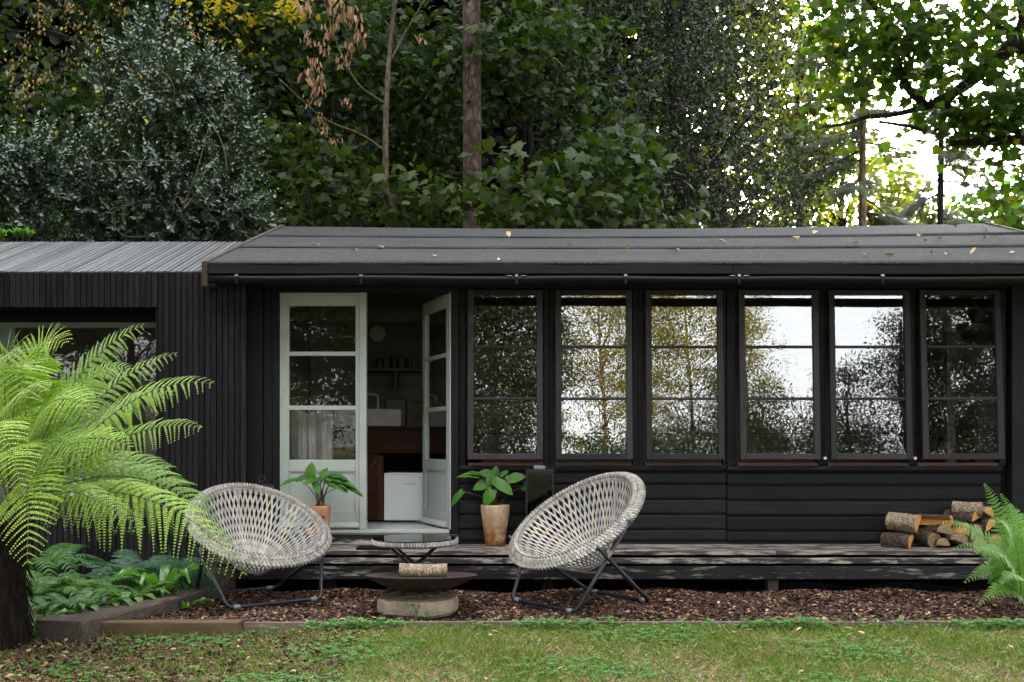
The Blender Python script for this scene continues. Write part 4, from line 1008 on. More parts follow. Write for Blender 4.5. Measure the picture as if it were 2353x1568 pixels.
# ------------------------------------------------------------------ table, fire bowl
ty = 7.42; tp = at(952, 1240, ty)
tb = thing('round_table', (tp.x, ty, BEDZ), 'low round table with a smoked glass top between the two chairs', 'table')
tz = tp.z; tr_ = .305
MB().lathe([(tr_+.004, 0), (tr_+.004, .006)], 64, (tp.x, ty, tz+.006)).build('glass_top', 'table_glass', tb)
MB().lathe([(tr_-.015, -.002), (tr_-.015, .002)], 64, (tp.x, ty, tz-.004)).build('top_backing', 'weave_under', tb)
mb = MB()
for k in range(96):
    a = 2*math.pi*k/96; c = Vector((tp.x+tr_*math.cos(a), ty+tr_*math.sin(a), tz-.014)); out = Vector((math.cos(a), math.sin(a), 0)); tg = Vector((-math.sin(a), math.cos(a), 0))
    mb.tube([c-out*.018+Vector((0, 0, .014)), c+out*.008+Vector((0, 0, .010))+tg*.004, c+out*.016-Vector((0, 0, .008))+tg*.01, c-out*.014-Vector((0, 0, .022))+tg*.014], .0085, 5)
o = mb.build('rim_weave', 'weave', tb); o['kind'] = 'stuff'
# folding legs: crossed bars from the rim to the ground
for s in (-1, 1):
    for q, yy in ((1, .13), (-1, -.13)):
        top = Vector((tp.x+s*.20, ty+yy*s*.6, tz-.02)); bot = Vector((tp.x-s*.235, ty+yy*s*1.3+yy*.2, BEDZ+.008))
        MB().tube([top, bot], .0115, 10).build('leg', 'metal', tb, True)
for s in (-1, 1):
    MB().tube([(tp.x+s*.20, ty-.14, tz-.022), (tp.x+s*.20, ty+.14, tz-.022)], .011, 8).build('top_bar', 'metal', tb, True)
    MB().tube([(tp.x+s*.235, ty-.22, BEDZ+.012), (tp.x+s*.235, ty+.22, BEDZ+.012)], .0125, 8).build('foot_bar', 'metal', tb, True)
p = at(845, 1252, 8.15); o = box('boot_mat', 'black', XX(822, 8.1), XX(905, 8.1), 8.0, 8.2, DZ+.004, DZ+.02, None, .003); tag(o, 'small black mat lying on the deck behind the table', 'mat')

sy = 6.86; sp = at(960, 1390, sy)
# concrete slab: round, irregular, chipped edge
vs = []; n = 48; rad = [.282*(1+.012*math.sin(k*.7)+.01*math.sin(k*2.1+1)+random.gauss(0, .004)) for k in range(n)]
prof = [(.95, -.02), (1.0, .0), (1.008, .03), (1.0, .072), (.975, .086), (.94, .089), (.6, .091), (.02, .091)]
for (f, z) in prof:
    for k in range(n):
        a = 2*math.pi*k/n; g = 1/((abs(math.cos(a+.2))**3.2+abs(math.sin(a+.2))**3.2)**(1/3.2)); vs.append((math.cos(a)*rad[k]*f*min(1.0, g*.93), math.sin(a)*rad[k]*f*.98*min(1.05, g*.93), z+random.gauss(0, .0015)))
me_ = MB().add(vs, [(i*n+k, i*n+(k+1) % n, (i+1)*n+(k+1) % n, (i+1)*n+k) for i in range(len(prof)-1) for k in range(n)])
me = bpy.data.meshes.new('concrete_slab'); me.from_pydata(me_.v, [], me_.f); me.update()
o = link('concrete_slab', me, 'concrete', None, Matrix.Translation((sp.x, sy, BEDZ))); tag(o, 'rough round concrete slab under the fire bowl', 'slab')
SLZ = BEDZ+.094
bp = at(968, 1322, sy)
fb = thing('fire_bowl', (bp.x, sy, SLZ), 'wide shallow rusty iron fire bowl on short legs', 'fire bowl')
Rb, Dp = .388, .118
prof = [(Rb*math.sin(t), Dp*(1-math.cos(t)*1.0)) for t in [0.001+.5*math.pi*i/14 for i in range(15)]]
prof = [(r, z-Dp) for r, z in [(Rb*(i/14), Dp*(i/14)**2.1) for i in range(15)]]
inner = [(r-.004, z+.005) for r, z in prof[::-1][:-1]]
m = MB().lathe([(max(r, .002), z) for r, z in prof]+inner+[(.002, -Dp+.006)], 72)
rot = Matrix.Rotation(R(4.2), 3, 'X').inverted()
m.v = [tuple(Vector((bp.x, sy, bp.z))+rot @ Vector(v)) for v in m.v]; m.build('bowl', 'iron', fb, True)
for k in range(3):
    a = R(-90+120*k+15); c = Vector((bp.x+.14*math.cos(a), sy+.14*math.sin(a), 0)); MB().lathe([(.024, 0), (.024, bp.z-Dp+.02-SLZ)], 14, (c.x, c.y, SLZ)).build('foot', 'iron', fb)

def log(name, c, axis, L, r, kind, parent_lbl, cutmat='cut_orange', barkmat='bark_log', roll=0, group='split logs stacked on the deck', cat='log'):
    """c: centre of the end that faces us; axis: direction away from us along the log; kind: full, half or quarter section."""
    axis = Vector(axis).normalized(); root = thing(name, c, parent_lbl, cat, group)
    up = Vector((0, 0, 1)); sd_ = axis.cross(up).normalized(); up = sd_.cross(axis)
    rm = Matrix.Rotation(roll, 3, axis); sd_, up = rm @ sd_, rm @ up
    if kind == 'full': sec = [(math.cos(a), math.sin(a), 1) for a in [2*math.pi*k/18 for k in range(18)]]
    elif kind == 'half': sec = [(math.cos(a), math.sin(a), 1) for a in [math.pi*k/11 for k in range(12)]]+[(-.5, -.04, 0), (0, -.02, 0), (.5, -.05, 0)]
    else: sec = [(math.cos(a)*1.3-.3, math.sin(a)*1.3-.3, 1) for a in [R(100)*k/9 for k in range(10)]]+[(-.1, .4, 0), (-.35, -.3, 0), (.3, -.33, 0)]
    jit = [1+random.gauss(0, .035) for _ in sec]; n = len(sec); ns = 7; vs = []
    for i in range(ns+1):
        t = i/ns; wob = sd_*r*.06*math.sin(t*4+roll)+up*r*.05*math.cos(t*5)
        for k, (a, b, _) in enumerate(sec):
            q = jit[k]*(1+random.gauss(0, .018)); vs.append(c+axis*L*t+wob+(sd_*a+up*b)*r*q)
    fs_b, fs_c = [], []
    for i in range(ns):
        for k in range(n):
            f = (i*n+k, (i+1)*n+k, (i+1)*n+(k+1) % n, i*n+(k+1) % n)
            (fs_b if (sec[k][2] and sec[(k+1) % n][2]) else fs_c).append(f)
    MB().add(vs, fs_b).build('bark', barkmat, root, True)
    if fs_c: MB().add(vs, fs_c).build('split_face', cutmat, root)
    for i, s in ((0, 1), (ns, -1)):
        ring_ = [vs[i*n+k]-axis*.001*s for k in range(n)]; cc = sum(ring_, Vector())/n-axis*.003*s
        MB().add([cc]+ring_, [(0, 1+(k+1) % n, 1+k) if s > 0 else (0, 1+k, 1+(k+1) % n) for k in range(n)]).build('cut_end', cutmat, root)
    return root
# log in the fire bowl
c = at(918, 1311, 6.83)
log('log', Vector((c.x, 6.83, c.z)), (1, .05, -.01), XX(1027, 6.83)-XX(918, 6.83), .047, 'full', 'pale barked log resting across the fire bowl', 'cut_grey', 'bark_pale', .3, None)
LY_ = 8.14
def lg(px, py, r, ax, L, kind, lbl, cut='cut_orange', bk_='bark_log', roll=0., dy=0.):
    c = at(px, py, LY_+dy); log('log', c, ax, L, r/F*LY_, kind, lbl, cut, bk_, roll)
lg(2095, 1249, 20, (-.72, .66, .02), .23, 'half', 'lowest left log of the stack, orange half round end', roll=R(-50))
lg(2112, 1206, 22, (-.68, .70, .05), .25, 'half', 'big split log at the upper left of the stack, bright orange end', 'cut_orange', 'bark_pale', R(-60), .02)
lg(2146, 1242, 18, (-.3, .95, .12), .24, 'full', 'dark barked log leaning between the lower left logs', 'cut_grey', 'bark_log', .5, .03)
lg(2170, 1226, 21, (-.2, .98, 0), .24, 'half', 'grey half round log with a cracked end in the middle of the stack', 'cut_grey', 'bark_log', R(10))
lg(2167, 1254, 17, (-.15, .98, 0), .25, 'half', 'small half round log on the deck under the grey one', 'cut_grey', 'bark_log', R(5))
lg(2209, 1247, 19, (-.3, .95, 0), .25, 'half', 'pale brown log on the deck right of the small half round one', 'cut_grey', 'bark_pale', R(20))
lg(2186, 1203, 20, (-.8, .6, .03), .26, 'quarter', 'orange wedge shaped log lying over the grey one', 'cut_orange', 'bark_log', R(-20), .03)
lg(2216, 1222, 19, (-.4, .9, 0), .24, 'quarter', 'orange wedge log behind the fern tips', 'cut_orange', 'bark_log', R(15), .02)
lg(2244, 1194, 19, (-.6, .8, .02), .25, 'half', 'half log with brown end under the topmost log', 'cut_orange', 'bark_log', R(-15), .05)
lg(2256, 1171, 16, (-.8, .58, .02), .22, 'full', 'round topmost log of the stack with grey bark', 'cut_grey', 'bark_pale', .2, .06)
lg(2272, 1183, 18, (-.5, .85, 0), .25, 'half', 'log at the upper right of the stack, below the topmost one', 'cut_orange', 'bark_pale', R(20), .06)
lg(2280, 1212, 19, (-.4, .9, 0), .24, 'half', 'log at the right of the stack, half hidden by fern', 'cut_orange', 'bark_log', R(-30), .04)
lg(2250, 1248, 19, (-.3, .95, 0), .25, 'full', 'round log on the deck at the right foot of the stack', 'cut_grey', 'bark_log', .3, .0)
lg(2288, 1250, 19, (-.2, .95, 0), .25, 'half', 'rightmost log on the deck, behind the green fern', 'cut_orange', 'bark_log', .1, .0)
lg(2244, 1222, 17, (-.3, .95, 0), .24, 'full', 'round log inside the stack between the wedge and the right logs', 'cut_grey', 'bark_log', .8, .03)

# lantern
ly = 8.3; la = thing('lantern', (XX(1239, ly), ly, DZ), 'tall black glass lantern against the weatherboards, behind the right chair', 'lantern')
x0, x1 = XX(1208, ly), XX(1271, ly); z1 = ZZ(1080, ly); w = x1-x0; y0, y1 = ly-.1, ly+.1
for x in (x0, x1-.012):
    for y in (y0, y1-.012): box('corner_bar', 'metal', x, x+.012, y, y+.012, DZ+.021, z1-.012, la)
box('base', 'metal', x0-.003, x1+.003, y0-.003, y1+.003, DZ+.002, DZ+.02, la); box('roof_plate', 'metal', x0-.004, x1+.004, y0-.004, y1+.004, z1-.012, z1+.004, la)
box('cap', 'clamp', (x0+x1)/2-.048, (x0+x1)/2+.048, ly-.05, ly+.05, z1+.005, z1+.035, la, .006)
box('pane', 'lantern_glass', x0+.013, x1-.013, y0+.004, y0+.007, DZ+.022, z1-.013, la); box('pane', 'lantern_glass', x0+.013, x1-.013, y1-.007, y1-.004, DZ+.022, z1-.013, la)
box('pane', 'lantern_glass', x0+.004, x0+.007, y0+.013, y1-.013, DZ+.022, z1-.013, la); box('pane', 'lantern_glass', x1-.007, x1-.004, y0+.013, y1-.013, DZ+.022, z1-.013, la)
o = MB().lathe([(.045, 0), (.046, .02), (.046, .24), (.04, .25), (.03, .246), (.002, .244)], 24, (XX(1241, ly), ly-.02, DZ+.021)).build('candle', 'wax', None, True)
tag(o, 'thick cream candle inside the tall lantern', 'candle')

# ------------------------------------------------------------------ potted plants
def hosta_mesh(wf):
    n, k = 10, 4; vs = []
    for i in range(n+1):
        t = i/n; w = wf*(math.sin(math.pi*min(1, t*.94+.06))**.75)*(1-.28*t) if t < 1 else .0
        if t < .12: w = wf*(.42+4*t)
        y = t
        for j in range(-k, k+1):
            s = j/k; yy = y-(.13*abs(s)*(1-t)**3 if t < .4 else 0); vs.append((s*w, yy, .10*s*s*w/wf*.9-.22*t*t+.012*math.sin(t*15+s*5)*abs(s)))
    q = 2*k+1; fs = [(i*q+j, i*q+j+1, (i+1)*q+j+1, (i+1)*q+j) for i in range(n) for j in range(2*k)]
    me = bpy.data.meshes.new('leaf'); me.from_pydata(vs, [], fs); me.update(); me.polygons.foreach_set('use_smooth', [True]*len(fs)); me.materials.append(M['hosta']); return me
HM = [hosta_mesh(.40), hosta_mesh(.33), hosta_mesh(.24)]
def pot_plant(potname, plabel, clabel, px, Y, rtop, rbot, z0, h, mat, leaves, grp):
    x = XX(px, Y)
    pot = thing('plant_pot', (x, Y, z0), plabel, 'pot', 'terracotta pots on the deck')
    t_ = .012
    m_ = MB().lathe([(rbot*.9, 0), (rbot, .006), ((rbot*1.2+rtop*.8)/2, h*.4), (rtop*.975, h*.8), (rtop, h*.97), (rtop-.003, h), (rtop-t_, h), (rtop-t_-.003, h*.9), (rbot, h*.85)], 40)
    me = bpy.data.meshes.new('pot_body'); me.from_pydata(m_.v, [], m_.f); me.update(); me.polygons.foreach_set('use_smooth', [True]*len(me.polygons))
    link('pot_body', me, mat, pot, Matrix.Translation((x, Y, z0)))
    MB().lathe([(rtop-t_-.004, 0), (rtop*.5, .008), (.002, .01)], 24, (x, Y, z0+h*.9)).build('soil', 'soil', pot)
    pl = thing('potted_plant', (x, Y, z0+h*.9), clabel, 'plant', grp)
    for i, (bx, by, tx, ty_, dyb, dyt, mw_, nz) in enumerate(leaves):
        b = at(bx, by, Y+dyb); t = at(tx, ty_, Y+dyt); f = t-b; L = f.length; f.normalize()
        s0 = Vector((x+random.gauss(0, .02), Y+random.gauss(0, .015), z0+h*.9)); mid = Vector((s0.x*.75+b.x*.25, s0.y*.7+b.y*.3, b.z*.75+s0.z*.25))
        MB().tube(bez([s0, mid, b], 8), [.0050-.0022*j/7 for j in range(8)], 6).build('petiole', 'petiole', pl, True)
        nv = Vector(nz); sd_ = f.cross(nv).normalized(); nn = sd_.cross(f)
        m = Matrix([[sd_[a]*L, f[a]*L, nn[a]*L, b[a]] for a in range(3)]+[[0, 0, 0, 1]])
        link('leaf', HM[mw_], None, pl, m)
UPF = (0, -.75, .65); FL = (0, -.35, 1); FR = (.1, -1, .15)
L1 = [(712, 1098, 716, 1064, .0, -.02, 0, FR), (722, 1096, 708, 1082, .03, .0, 0, UPF), (686, 1103, 642, 1109, 0, -.05, 1, FL), (705, 1096, 678, 1104, -.02, -.07, 1, UPF), (724, 1104, 698, 1108, -.05, -.13, 1, UPF),
      (724, 1112, 733, 1134, -.06, -.12, 1, UPF), (735, 1106, 758, 1082, -.02, .0, 1, UPF), (755, 1093, 801, 1096, .02, 0, 1, FL), (748, 1108, 772, 1118, -.06, -.12, 1, FL), (766, 1103, 822, 1114, 0, -.03, 2, FL),
      (783, 1118, 837, 1132, -.02, -.06, 2, FL), (762, 1110, 800, 1128, -.04, -.08, 2, UPF), (718, 1090, 690, 1089, .05, .08, 1, FL), (738, 1092, 752, 1074, .05, .08, 1, UPF), (728, 1098, 722, 1116, -.03, -.1, 1, UPF), (748, 1098, 785, 1104, -.02, -.06, 1, FL)]
L2 = [(1098, 1098, 1051, 1088, .0, -.02, 1, FL), (1104, 1092, 1066, 1082, .04, .04, 1, FL), (1137, 1096, 1141, 1070, .02, .03, 0, FR), (1134, 1094, 1101, 1082, -.02, -.05, 0, UPF), (1167, 1105, 1206, 1090, .0, -.03, 0, UPF),
      (1128, 1110, 1086, 1120, -.03, -.07, 0, UPF), (1136, 1106, 1180, 1132, -.05, -.1, 1, UPF), (1131, 1126, 1114, 1160, -.07, -.12, 0, FR), (1206, 1118, 1268, 1141, .0, -.05, 1, UPF), (1063, 1130, 1034, 1160, -.02, -.06, 2, UPF),
      (1121, 1098, 1122, 1116, -.06, -.1, 2, FR), (1150, 1094, 1168, 1080, .03, .04, 1, UPF), (1155, 1100, 1186, 1104, .05, .06, 1, FL), (1126, 1096, 1142, 1108, -.03, -.08, 1, UPF)]
pot_plant('', 'orange terracotta pot partly hidden behind the left wicker chair', 'broad leaved plant in the pot in front of the closed door', 736, 8.28, .085, .065, DZ+.002, ZZ(1162, 8.28)-DZ-.002, 'terracotta_a', L1, 'potted leafy plants')
pot_plant('', 'tall lime stained orange pot left of the right wicker chair', 'broad leaved plant in the tall stained pot beside the lantern', 1138, 8.36, XX(1171.5, 8.36)-XX(1138, 8.36), .082, DZ+.002, ZZ(1160, 8.36)-DZ-.002, 'terracotta_b', L2, 'potted leafy plants')

# ------------------------------------------------------------------ ferns
def frond(P, parent, mat, pairs=32, wmax=.30, pin=None, up=(0, 0, 1), droop=.35, ang=28, prof=(.30, .75), plen=.13, ribmat='fern_rib', dens=.0085, rr=.006, t0=.12, simple=False, curl=0):
    n = 60; pts = bez(P, n); A = np.array([list(p) for p in pts]); L = np.sum(np.linalg.norm(np.diff(A, axis=0), axis=1))
    T = unit(np.gradient(A, axis=0)); upv = np.array(up, float)
    MB().tube(pts[::3]+[pts[-1]], [rr*(1-.85*i/(len(pts[::3]))) for i in range(len(pts[::3])+1)], 5).build('rachis', ribmat, parent, True)
    PP, FF, NN, SZ, WW = [], [], [], [], []
    ribs = MB()
    for i in range(pairs):
        t = t0+(1-t0)*(i+.5)/pairs; k = t*(n-1); k0 = min(int(k), n-2); fr_ = k-k0
        pos = A[k0]*(1-fr_)+A[k0+1]*fr_; tg = T[k0]
        S_ = np.cross(tg, upv); S_ /= np.linalg.norm(S_)+1e-9; Nn = np.cross(S_, tg)
        u = (t-t0)/(1-t0); w = wmax*min(1, (u/prof[0]+.12)**.7)*(max(0, 1-u))**prof[1]*1.15 if u < 1 else 0
        w = max(w, .012)
        for s in (-1, 1):
            a = R(ang+rng.normal()*4); D = S_*s*math.cos(a)+tg*math.sin(a)+rng.normal(size=3)*.03
            if simple:
                PP.append(pos); FF.append(D*(1)+np.array([0, 0, -droop*.5])); NN.append(Nn+rng.normal(size=3)*.15); SZ.append(w); WW.append(dens*1.4)
                continue
            m = max(3, int(w/dens)); q = (np.arange(m)+.5)/m
            C_ = pos+D*(q*w)[:, None]+np.array([0, 0, -1.0])*(droop*w*q*q)[:, None]
            Dt = unit(D+np.array([0, 0, -1.0])*(2*droop*q)[:, None]); cr = unit(np.cross(Dt, Nn)); N2 = unit(np.cross(cr, Dt)); N2 *= np.sign(np.sum(N2*Nn, -1, keepdims=True)+1e-6)
            l = plen*w*np.clip((1-q), .0, 1)**.55*np.clip(q*5+.6, 0, 1); l = np.clip(l, .004, .05)
            if i % 1 == 0 and w > .05: ribs.tube([C_[0], C_[len(C_)//2], C_[-1]], [.0016, .0012, .0006], 3, False)
            for s2 in (-1, 1):
                PP.append(C_); f_ = cr*s2+Dt*.45+rng.normal(size=(m, 3))*.06; f_[:, 2] -= .12; FF.append(f_); NN.append(N2+rng.normal(size=(m, 3))*.18); SZ.append(l); WW.append(np.full(m, dens*1.08))
    if simple: PP, FF, NN = np.array(PP), np.array(FF), np.array(NN); SZ = np.array(SZ); WW = np.array(WW)
    else: PP, FF, NN, SZ, WW = [np.concatenate(a) for a in (PP, FF, NN, SZ, WW)]
    tv = [(-.42, 0, 0), (.42, 0, 0), (.34, .6, .03), (0, 1, -.06), (-.30, .6, .03)] if not simple else [(-.5, 0, 0), (.5, 0, 0), (.42, .55, .05), (0, 1, -.08), (-.38, .55, .05)]
    V, Fc = scatter(tv, [(0, 1, 2), (0, 2, 4), (4, 2, 3)], PP, FF, NN, SZ, WW)
    o = link('frond', mesh_np('frond', V, Fc), mat, parent); 
    if ribs.v: ribs.build('midrib', 'fern_lime' if False else ribmat, o)
    return o
TF = 5.95
tfx = XX(8, TF)
tf = thing('tree_fern', (tfx, TF, 0), 'big bright green tree fern with a dark fibrous trunk at the left edge', 'tree fern')
m = MB(); P = [(tfx-.01, TF, -.02), (tfx+.005, TF, .2), (tfx, TF, .45), (tfx+.02, TF, .66), (tfx+.03, TF, .80)]
pts = smooth_path(P, 5); nn_ = len(pts); n = 22; vs = []
for i, p in enumerate(pts):
    r = .150-.03*math.sin(i/nn_*3)+.0*i
    for k in range(n): a = 2*math.pi*k/n; q = r*(1+random.gauss(0, .05)); vs.append((p.x+q*math.cos(a), p.y+q*math.sin(a), p.z))
m.add(vs, [(i*n+k, i*n+(k+1) % n, (i+1)*n+(k+1) % n, (i+1)*n+k) for i in range(nn_-1) for k in range(n)]+[tuple((nn_-1)*n+k for k in range(n))]).build('trunk', 'fern_trunk', tf)
mb = MB()
for _ in range(420):
    a = random.uniform(0, 2*math.pi); z = random.uniform(.0, .82); r = .13; c = Vector((tfx+.01+r*math.cos(a), TF+r*math.sin(a), z))
    o_ = Vector((math.cos(a)*.35, math.sin(a)*.35, -1 if z < .6 else .8)); mb.tube([c, c+o_*.05, c+o_*.1+Vector((random.gauss(0, .01), 0, 0))], [.004, .003, .001], 3)
o = mb.build('root_fibres', 'fern_trunk', tf); o['kind'] = 'stuff'
cr = Vector((tfx+.04, TF, .84))
def A3(px, py, dY=0): return at(px, py, TF+dY)
FR_ = [  # control points in the place: crown, two shaping points, tip; width; up vector; droop
    ([cr, A3(90, 1020, 0), A3(175, 800, -.05), A3(330, 748, -.05)], .33, (-.35, -.75, .7), .45),
    ([cr, A3(110, 1030, .12), A3(260, 840, .15), A3(408, 812, .15)], .27, (-.4, -.7, .8), .45),
    ([cr, A3(160, 1050, -.08), A3(300, 850, -.15), A3(490, 882, -.25)], .30, (-.4, -.7, .8), .55),
    ([cr, A3(200, 1040, -.3), A3(340, 950, -.4), A3(462, 985, -.5)], .20, (-.3, -.8, .8), .6),
    ([cr, A3(150, 1080, .35), A3(260, 1020, .45), A3(345, 1098, .5)], .22, (-.2, -.6, .9), .5),
    ([cr, A3(200, 1060, .1), A3(400, 1060, .05), A3(500, 1230, .0)], .30, (-.15, -.8, .75), .85),
    ([cr, A3(180, 1090, -.2), A3(430, 1110, -.25), A3(562, 1325, -.3)], .27, (.2, -.8, .75), .9),
    ([cr, A3(140, 1090, -.5), A3(200, 1130, -.7), A3(330, 1215, -.8)], .18, (.1, -.8, .7), .8),
    ([cr, A3(60, 1040, -.2), A3(70, 1080, -.75), A3(62, 1300, -.95)], .27, (0, -.9, .5), .55),
    ([cr, A3(40, 900, .2), A3(60, 680, .1), A3(45, 1000, -.55)], .34, (0, -.8, .8), .45),
    ([cr, A3(20, 980, .1), A3(-60, 760, .1), A3(-180, 830, 0)], .34, (.3, -.7, .7), .5),
    ([cr, A3(-20, 1000, -.2), A3(-60, 900, -.7), A3(40, 1050, -1.1)], .30, (.2, -.8, .6), .5),
    ([cr, A3(-60, 1050, -.1), A3(-180, 960, -.2), A3(-300, 1100, -.3)], .34, (.3, -.7, .7), .6),
    ([cr, A3(-60, 1120, -.3), A3(-120, 1080, -.7), A3(-140, 1260, -1.0)], .28, (.2, -.8, .6), .6),
    ([cr, A3(90, 960, .3), A3(150, 850, .7), A3(240, 880, 1.0)], .30, (0, -.5, 1), .5),
    ([cr, A3(60, 960, -.1), A3(110, 860, -.5), A3(215, 950, -.8)], .28, (-.2, -.8, .8), .5),
    ([cr, A3(90, 1060, -.1), A3(180, 960, -.35), A3(300, 1030, -.5)], .26, (-.2, -.8, .8), .6),
    ([cr, A3(30, 980, -.1), A3(10, 860, -.4), A3(100, 900, -.9)], .30, (0, -.8, .7), .5),
    ([cr, A3(0, 950, .5), A3(40, 850, 1.0), A3(100, 960, 1.4)], .30, (0, -.5, 1), .5)]
FR_ += [([cr, A3(70, 960, .1), A3(60, 730, .1), A3(150, 790, -.1)], .33, (-.2, -.8, .7), .4), ([cr, A3(100, 1000, .2), A3(200, 800, .3), A3(300, 850, .35)], .28, (-.3, -.7, .8), .45),
    ([cr, A3(20, 950, -.1), A3(-20, 740, -.1), A3(60, 830, -.5)], .33, (.1, -.8, .7), .4), ([cr, A3(130, 1040, 0), A3(240, 900, 0), A3(400, 900, 0)], .28, (-.4, -.7, .8), .5),
    ([cr, A3(60, 1050, -.4), A3(120, 950, -.8), A3(190, 1060, -1.0)], .26, (-.1, -.85, .7), .5), ([cr, A3(20, 1050, -.4), A3(0, 960, -.8), A3(50, 1120, -1.1)], .26, (.1, -.85, .7), .5),
    ([cr, A3(150, 1060, .2), A3(300, 1000, .3), A3(430, 1130, .3)], .28, (-.2, -.7, .8), .7)]
for P, w, u, dr_ in FR_:
    frond(P, tf, 'fern', 30, w*1.2, up=u, droop=dr_*.55, plen=.086, dens=.0112, prof=(.35, .62))
# understorey ferns and strap leaves between the trunk and the sleeper
def fern_clump(px, py, Y, n, L, mat, label, simple, w, up_=.9, group='ferns under the tree fern', name='fern', spread=1.0, a0=0., a1=2*math.pi, cat='fern'):
    b = at(px, py, Y); z0 = 0.02; b = Vector((b.x, b.y, z0)); r = thing(name, b, label, cat, group)
    for k in range(n):
        a = a0+(a1-a0)*(k+random.uniform(-.3, .3))/n; l = L*random.uniform(.75, 1.15); o_ = Vector((math.cos(a), math.sin(a), 0))
        e = b+o_*l*.75*spread+Vector((0, 0, l*random.uniform(.28, .6)*up_)); P = [b, b+o_*l*.15+Vector((0, 0, l*.5*up_)), b+o_*l*.5*spread+Vector((0, 0, l*.8*up_)), e]
        if simple == 'strap':
            pts = bez(P, 12); sd_ = o_.cross(Vector((0, 0, 1))); vs = []
            for i, p in enumerate(pts):
                t = i/11; ww = w*math.sin(math.pi*min(1, t*.85+.1))**.6; wv = .012*math.sin(i*1.9+k)
                vs += [p-sd_*ww+Vector((0, 0, .012+wv)), p, p+sd_*ww+Vector((0, 0, .012-wv))]
            MB().add(vs, [(3*i+j, 3*i+j+1, 3*i+j+4, 3*i+j+3) for i in range(11) for j in (0, 1)]).build('leaf', mat, r, True)
        else: frond(P, r, mat, 26 if simple else 18, w, up=(0, 0, 1), droop=.25, plen=.2, dens=.012 if simple else .011, rr=.003, t0=.15, simple=simple, prof=(.25, .6), ribmat='fern_lime')
    return r
fern_clump(118, 1330, 6.9, 12, .52, 'fern_lime', 'pale green lacy fern next to the tree fern trunk', False, .15)
fern_clump(205, 1345, 7.1, 13, .50, 'fern_dark', 'dark glossy lacy fern left of the sword fern', False, .14)
fern_clump(180, 1380, 6.55, 11, .42, 'fern_dark', 'low dark fern above the near end of the sleeper', True, .06)
fern_clump(300, 1375, 6.95, 13, .42, 'fern_lime', 'bright sword fern in the middle of the fern bed', True, .07)
fern_clump(290, 1300, 7.6, 12, .62, 'fern_blue', 'tall blue green fern at the back of the fern bed', False, .15)
fern_clump(80, 1290, 7.7, 12, .70, 'fern_dark', 'tall dark fern behind the tree fern trunk', False, .16)
fern_clump(400, 1300, 7.8, 10, .50, 'fern_blue', 'blue green fern against the slatted wall by the chair', False, .14)
fern_clump(372, 1360, 7.2, 11, .44, 'strap', "hart's tongue fern with glossy strap leaves near the sleeper", 'strap', .032, 1.1)
fern_clump(420, 1375, 7.05, 5, .25, 'strap', 'small strap leaved fern lying over the sleeper by the chair foot', 'strap', .022, .6)
fern_clump(90, 1420, 6.2, 8, .30, 'strap', 'low strap leaves in the dark beside the tree fern trunk', 'strap', .022, .8)
fern_clump(250, 1400, 6.75, 12, .34, 'fern_lime', 'low bright fern along the upper edge of the sleeper', True, .06)
fern_clump(345, 1320, 7.35, 11, .46, 'fern_lime', "pale fern between the sword fern and the hart's tongue", False, .13)
fern_clump(130, 1395, 6.5, 11, .36, 'fern_dark', 'small dark fern nearest to the trunk end of the sleeper', False, .12)
b = at(440, 1330, 7.5)
blades(900, (b.x-.22, b.x+.12), (7.3, 7.7), .25, .5, .004, 'fern_blue', 'sedge', 'fine arching sedge blades behind the left chair leg', None, .55, 'sedge')
# fern at right
RFY = 7.1; rb = Vector((XX(2345, RFY), RFY, .08))
rf_ = thing('fern', rb, 'fresh green lacy fern at the right edge in front of the logs', 'fern')
RA = lambda px, py, d_=0: at(px, py, RFY+d_)
for P, w in (([rb, RA(2330, 1280), RA(2290, 1150), RA(2262, 1112)], .13), ([rb, RA(2310, 1260, -.1), RA(2240, 1200, -.2), RA(2165, 1200, -.25)], .16), ([rb, RA(2320, 1300, .1), RA(2290, 1280, .1), RA(2215, 1340, .1)], .16),
             ([rb, RA(2340, 1260, .1), RA(2330, 1180, .1), RA(2300, 1135, .1)], .14), ([rb, RA(2350, 1300, -.2), RA(2300, 1240, -.4), RA(2240, 1270, -.5)], .17), ([rb, RA(2370, 1250), RA(2390, 1180), RA(2420, 1150)], .18),
             ([rb, RA(2340, 1340, -.1), RA(2310, 1330, -.3), RA(2250, 1390, -.4)], .15), ([rb, RA(2345, 1260, -.2), RA(2330, 1200, -.3), RA(2290, 1195, -.4)], .16), ([rb, RA(2360, 1260, .2), RA(2350, 1190, .3), RA(2320, 1160, .4)], .16),
             ([rb, RA(2350, 1320, -.3), RA(2340, 1300, -.5), RA(2300, 1340, -.7)], .15), ([rb, RA(2330, 1290, 0), RA(2270, 1230, .05), RA(2190, 1262, .05)], .13)):
    frond(P, rf_, 'fern_right', 26, w, up=(-.2, -.7, .7), droop=.2, plen=.22, dens=.0085, rr=.004, t0=.12, prof=(.2, .8), ribmat='fern_lime')
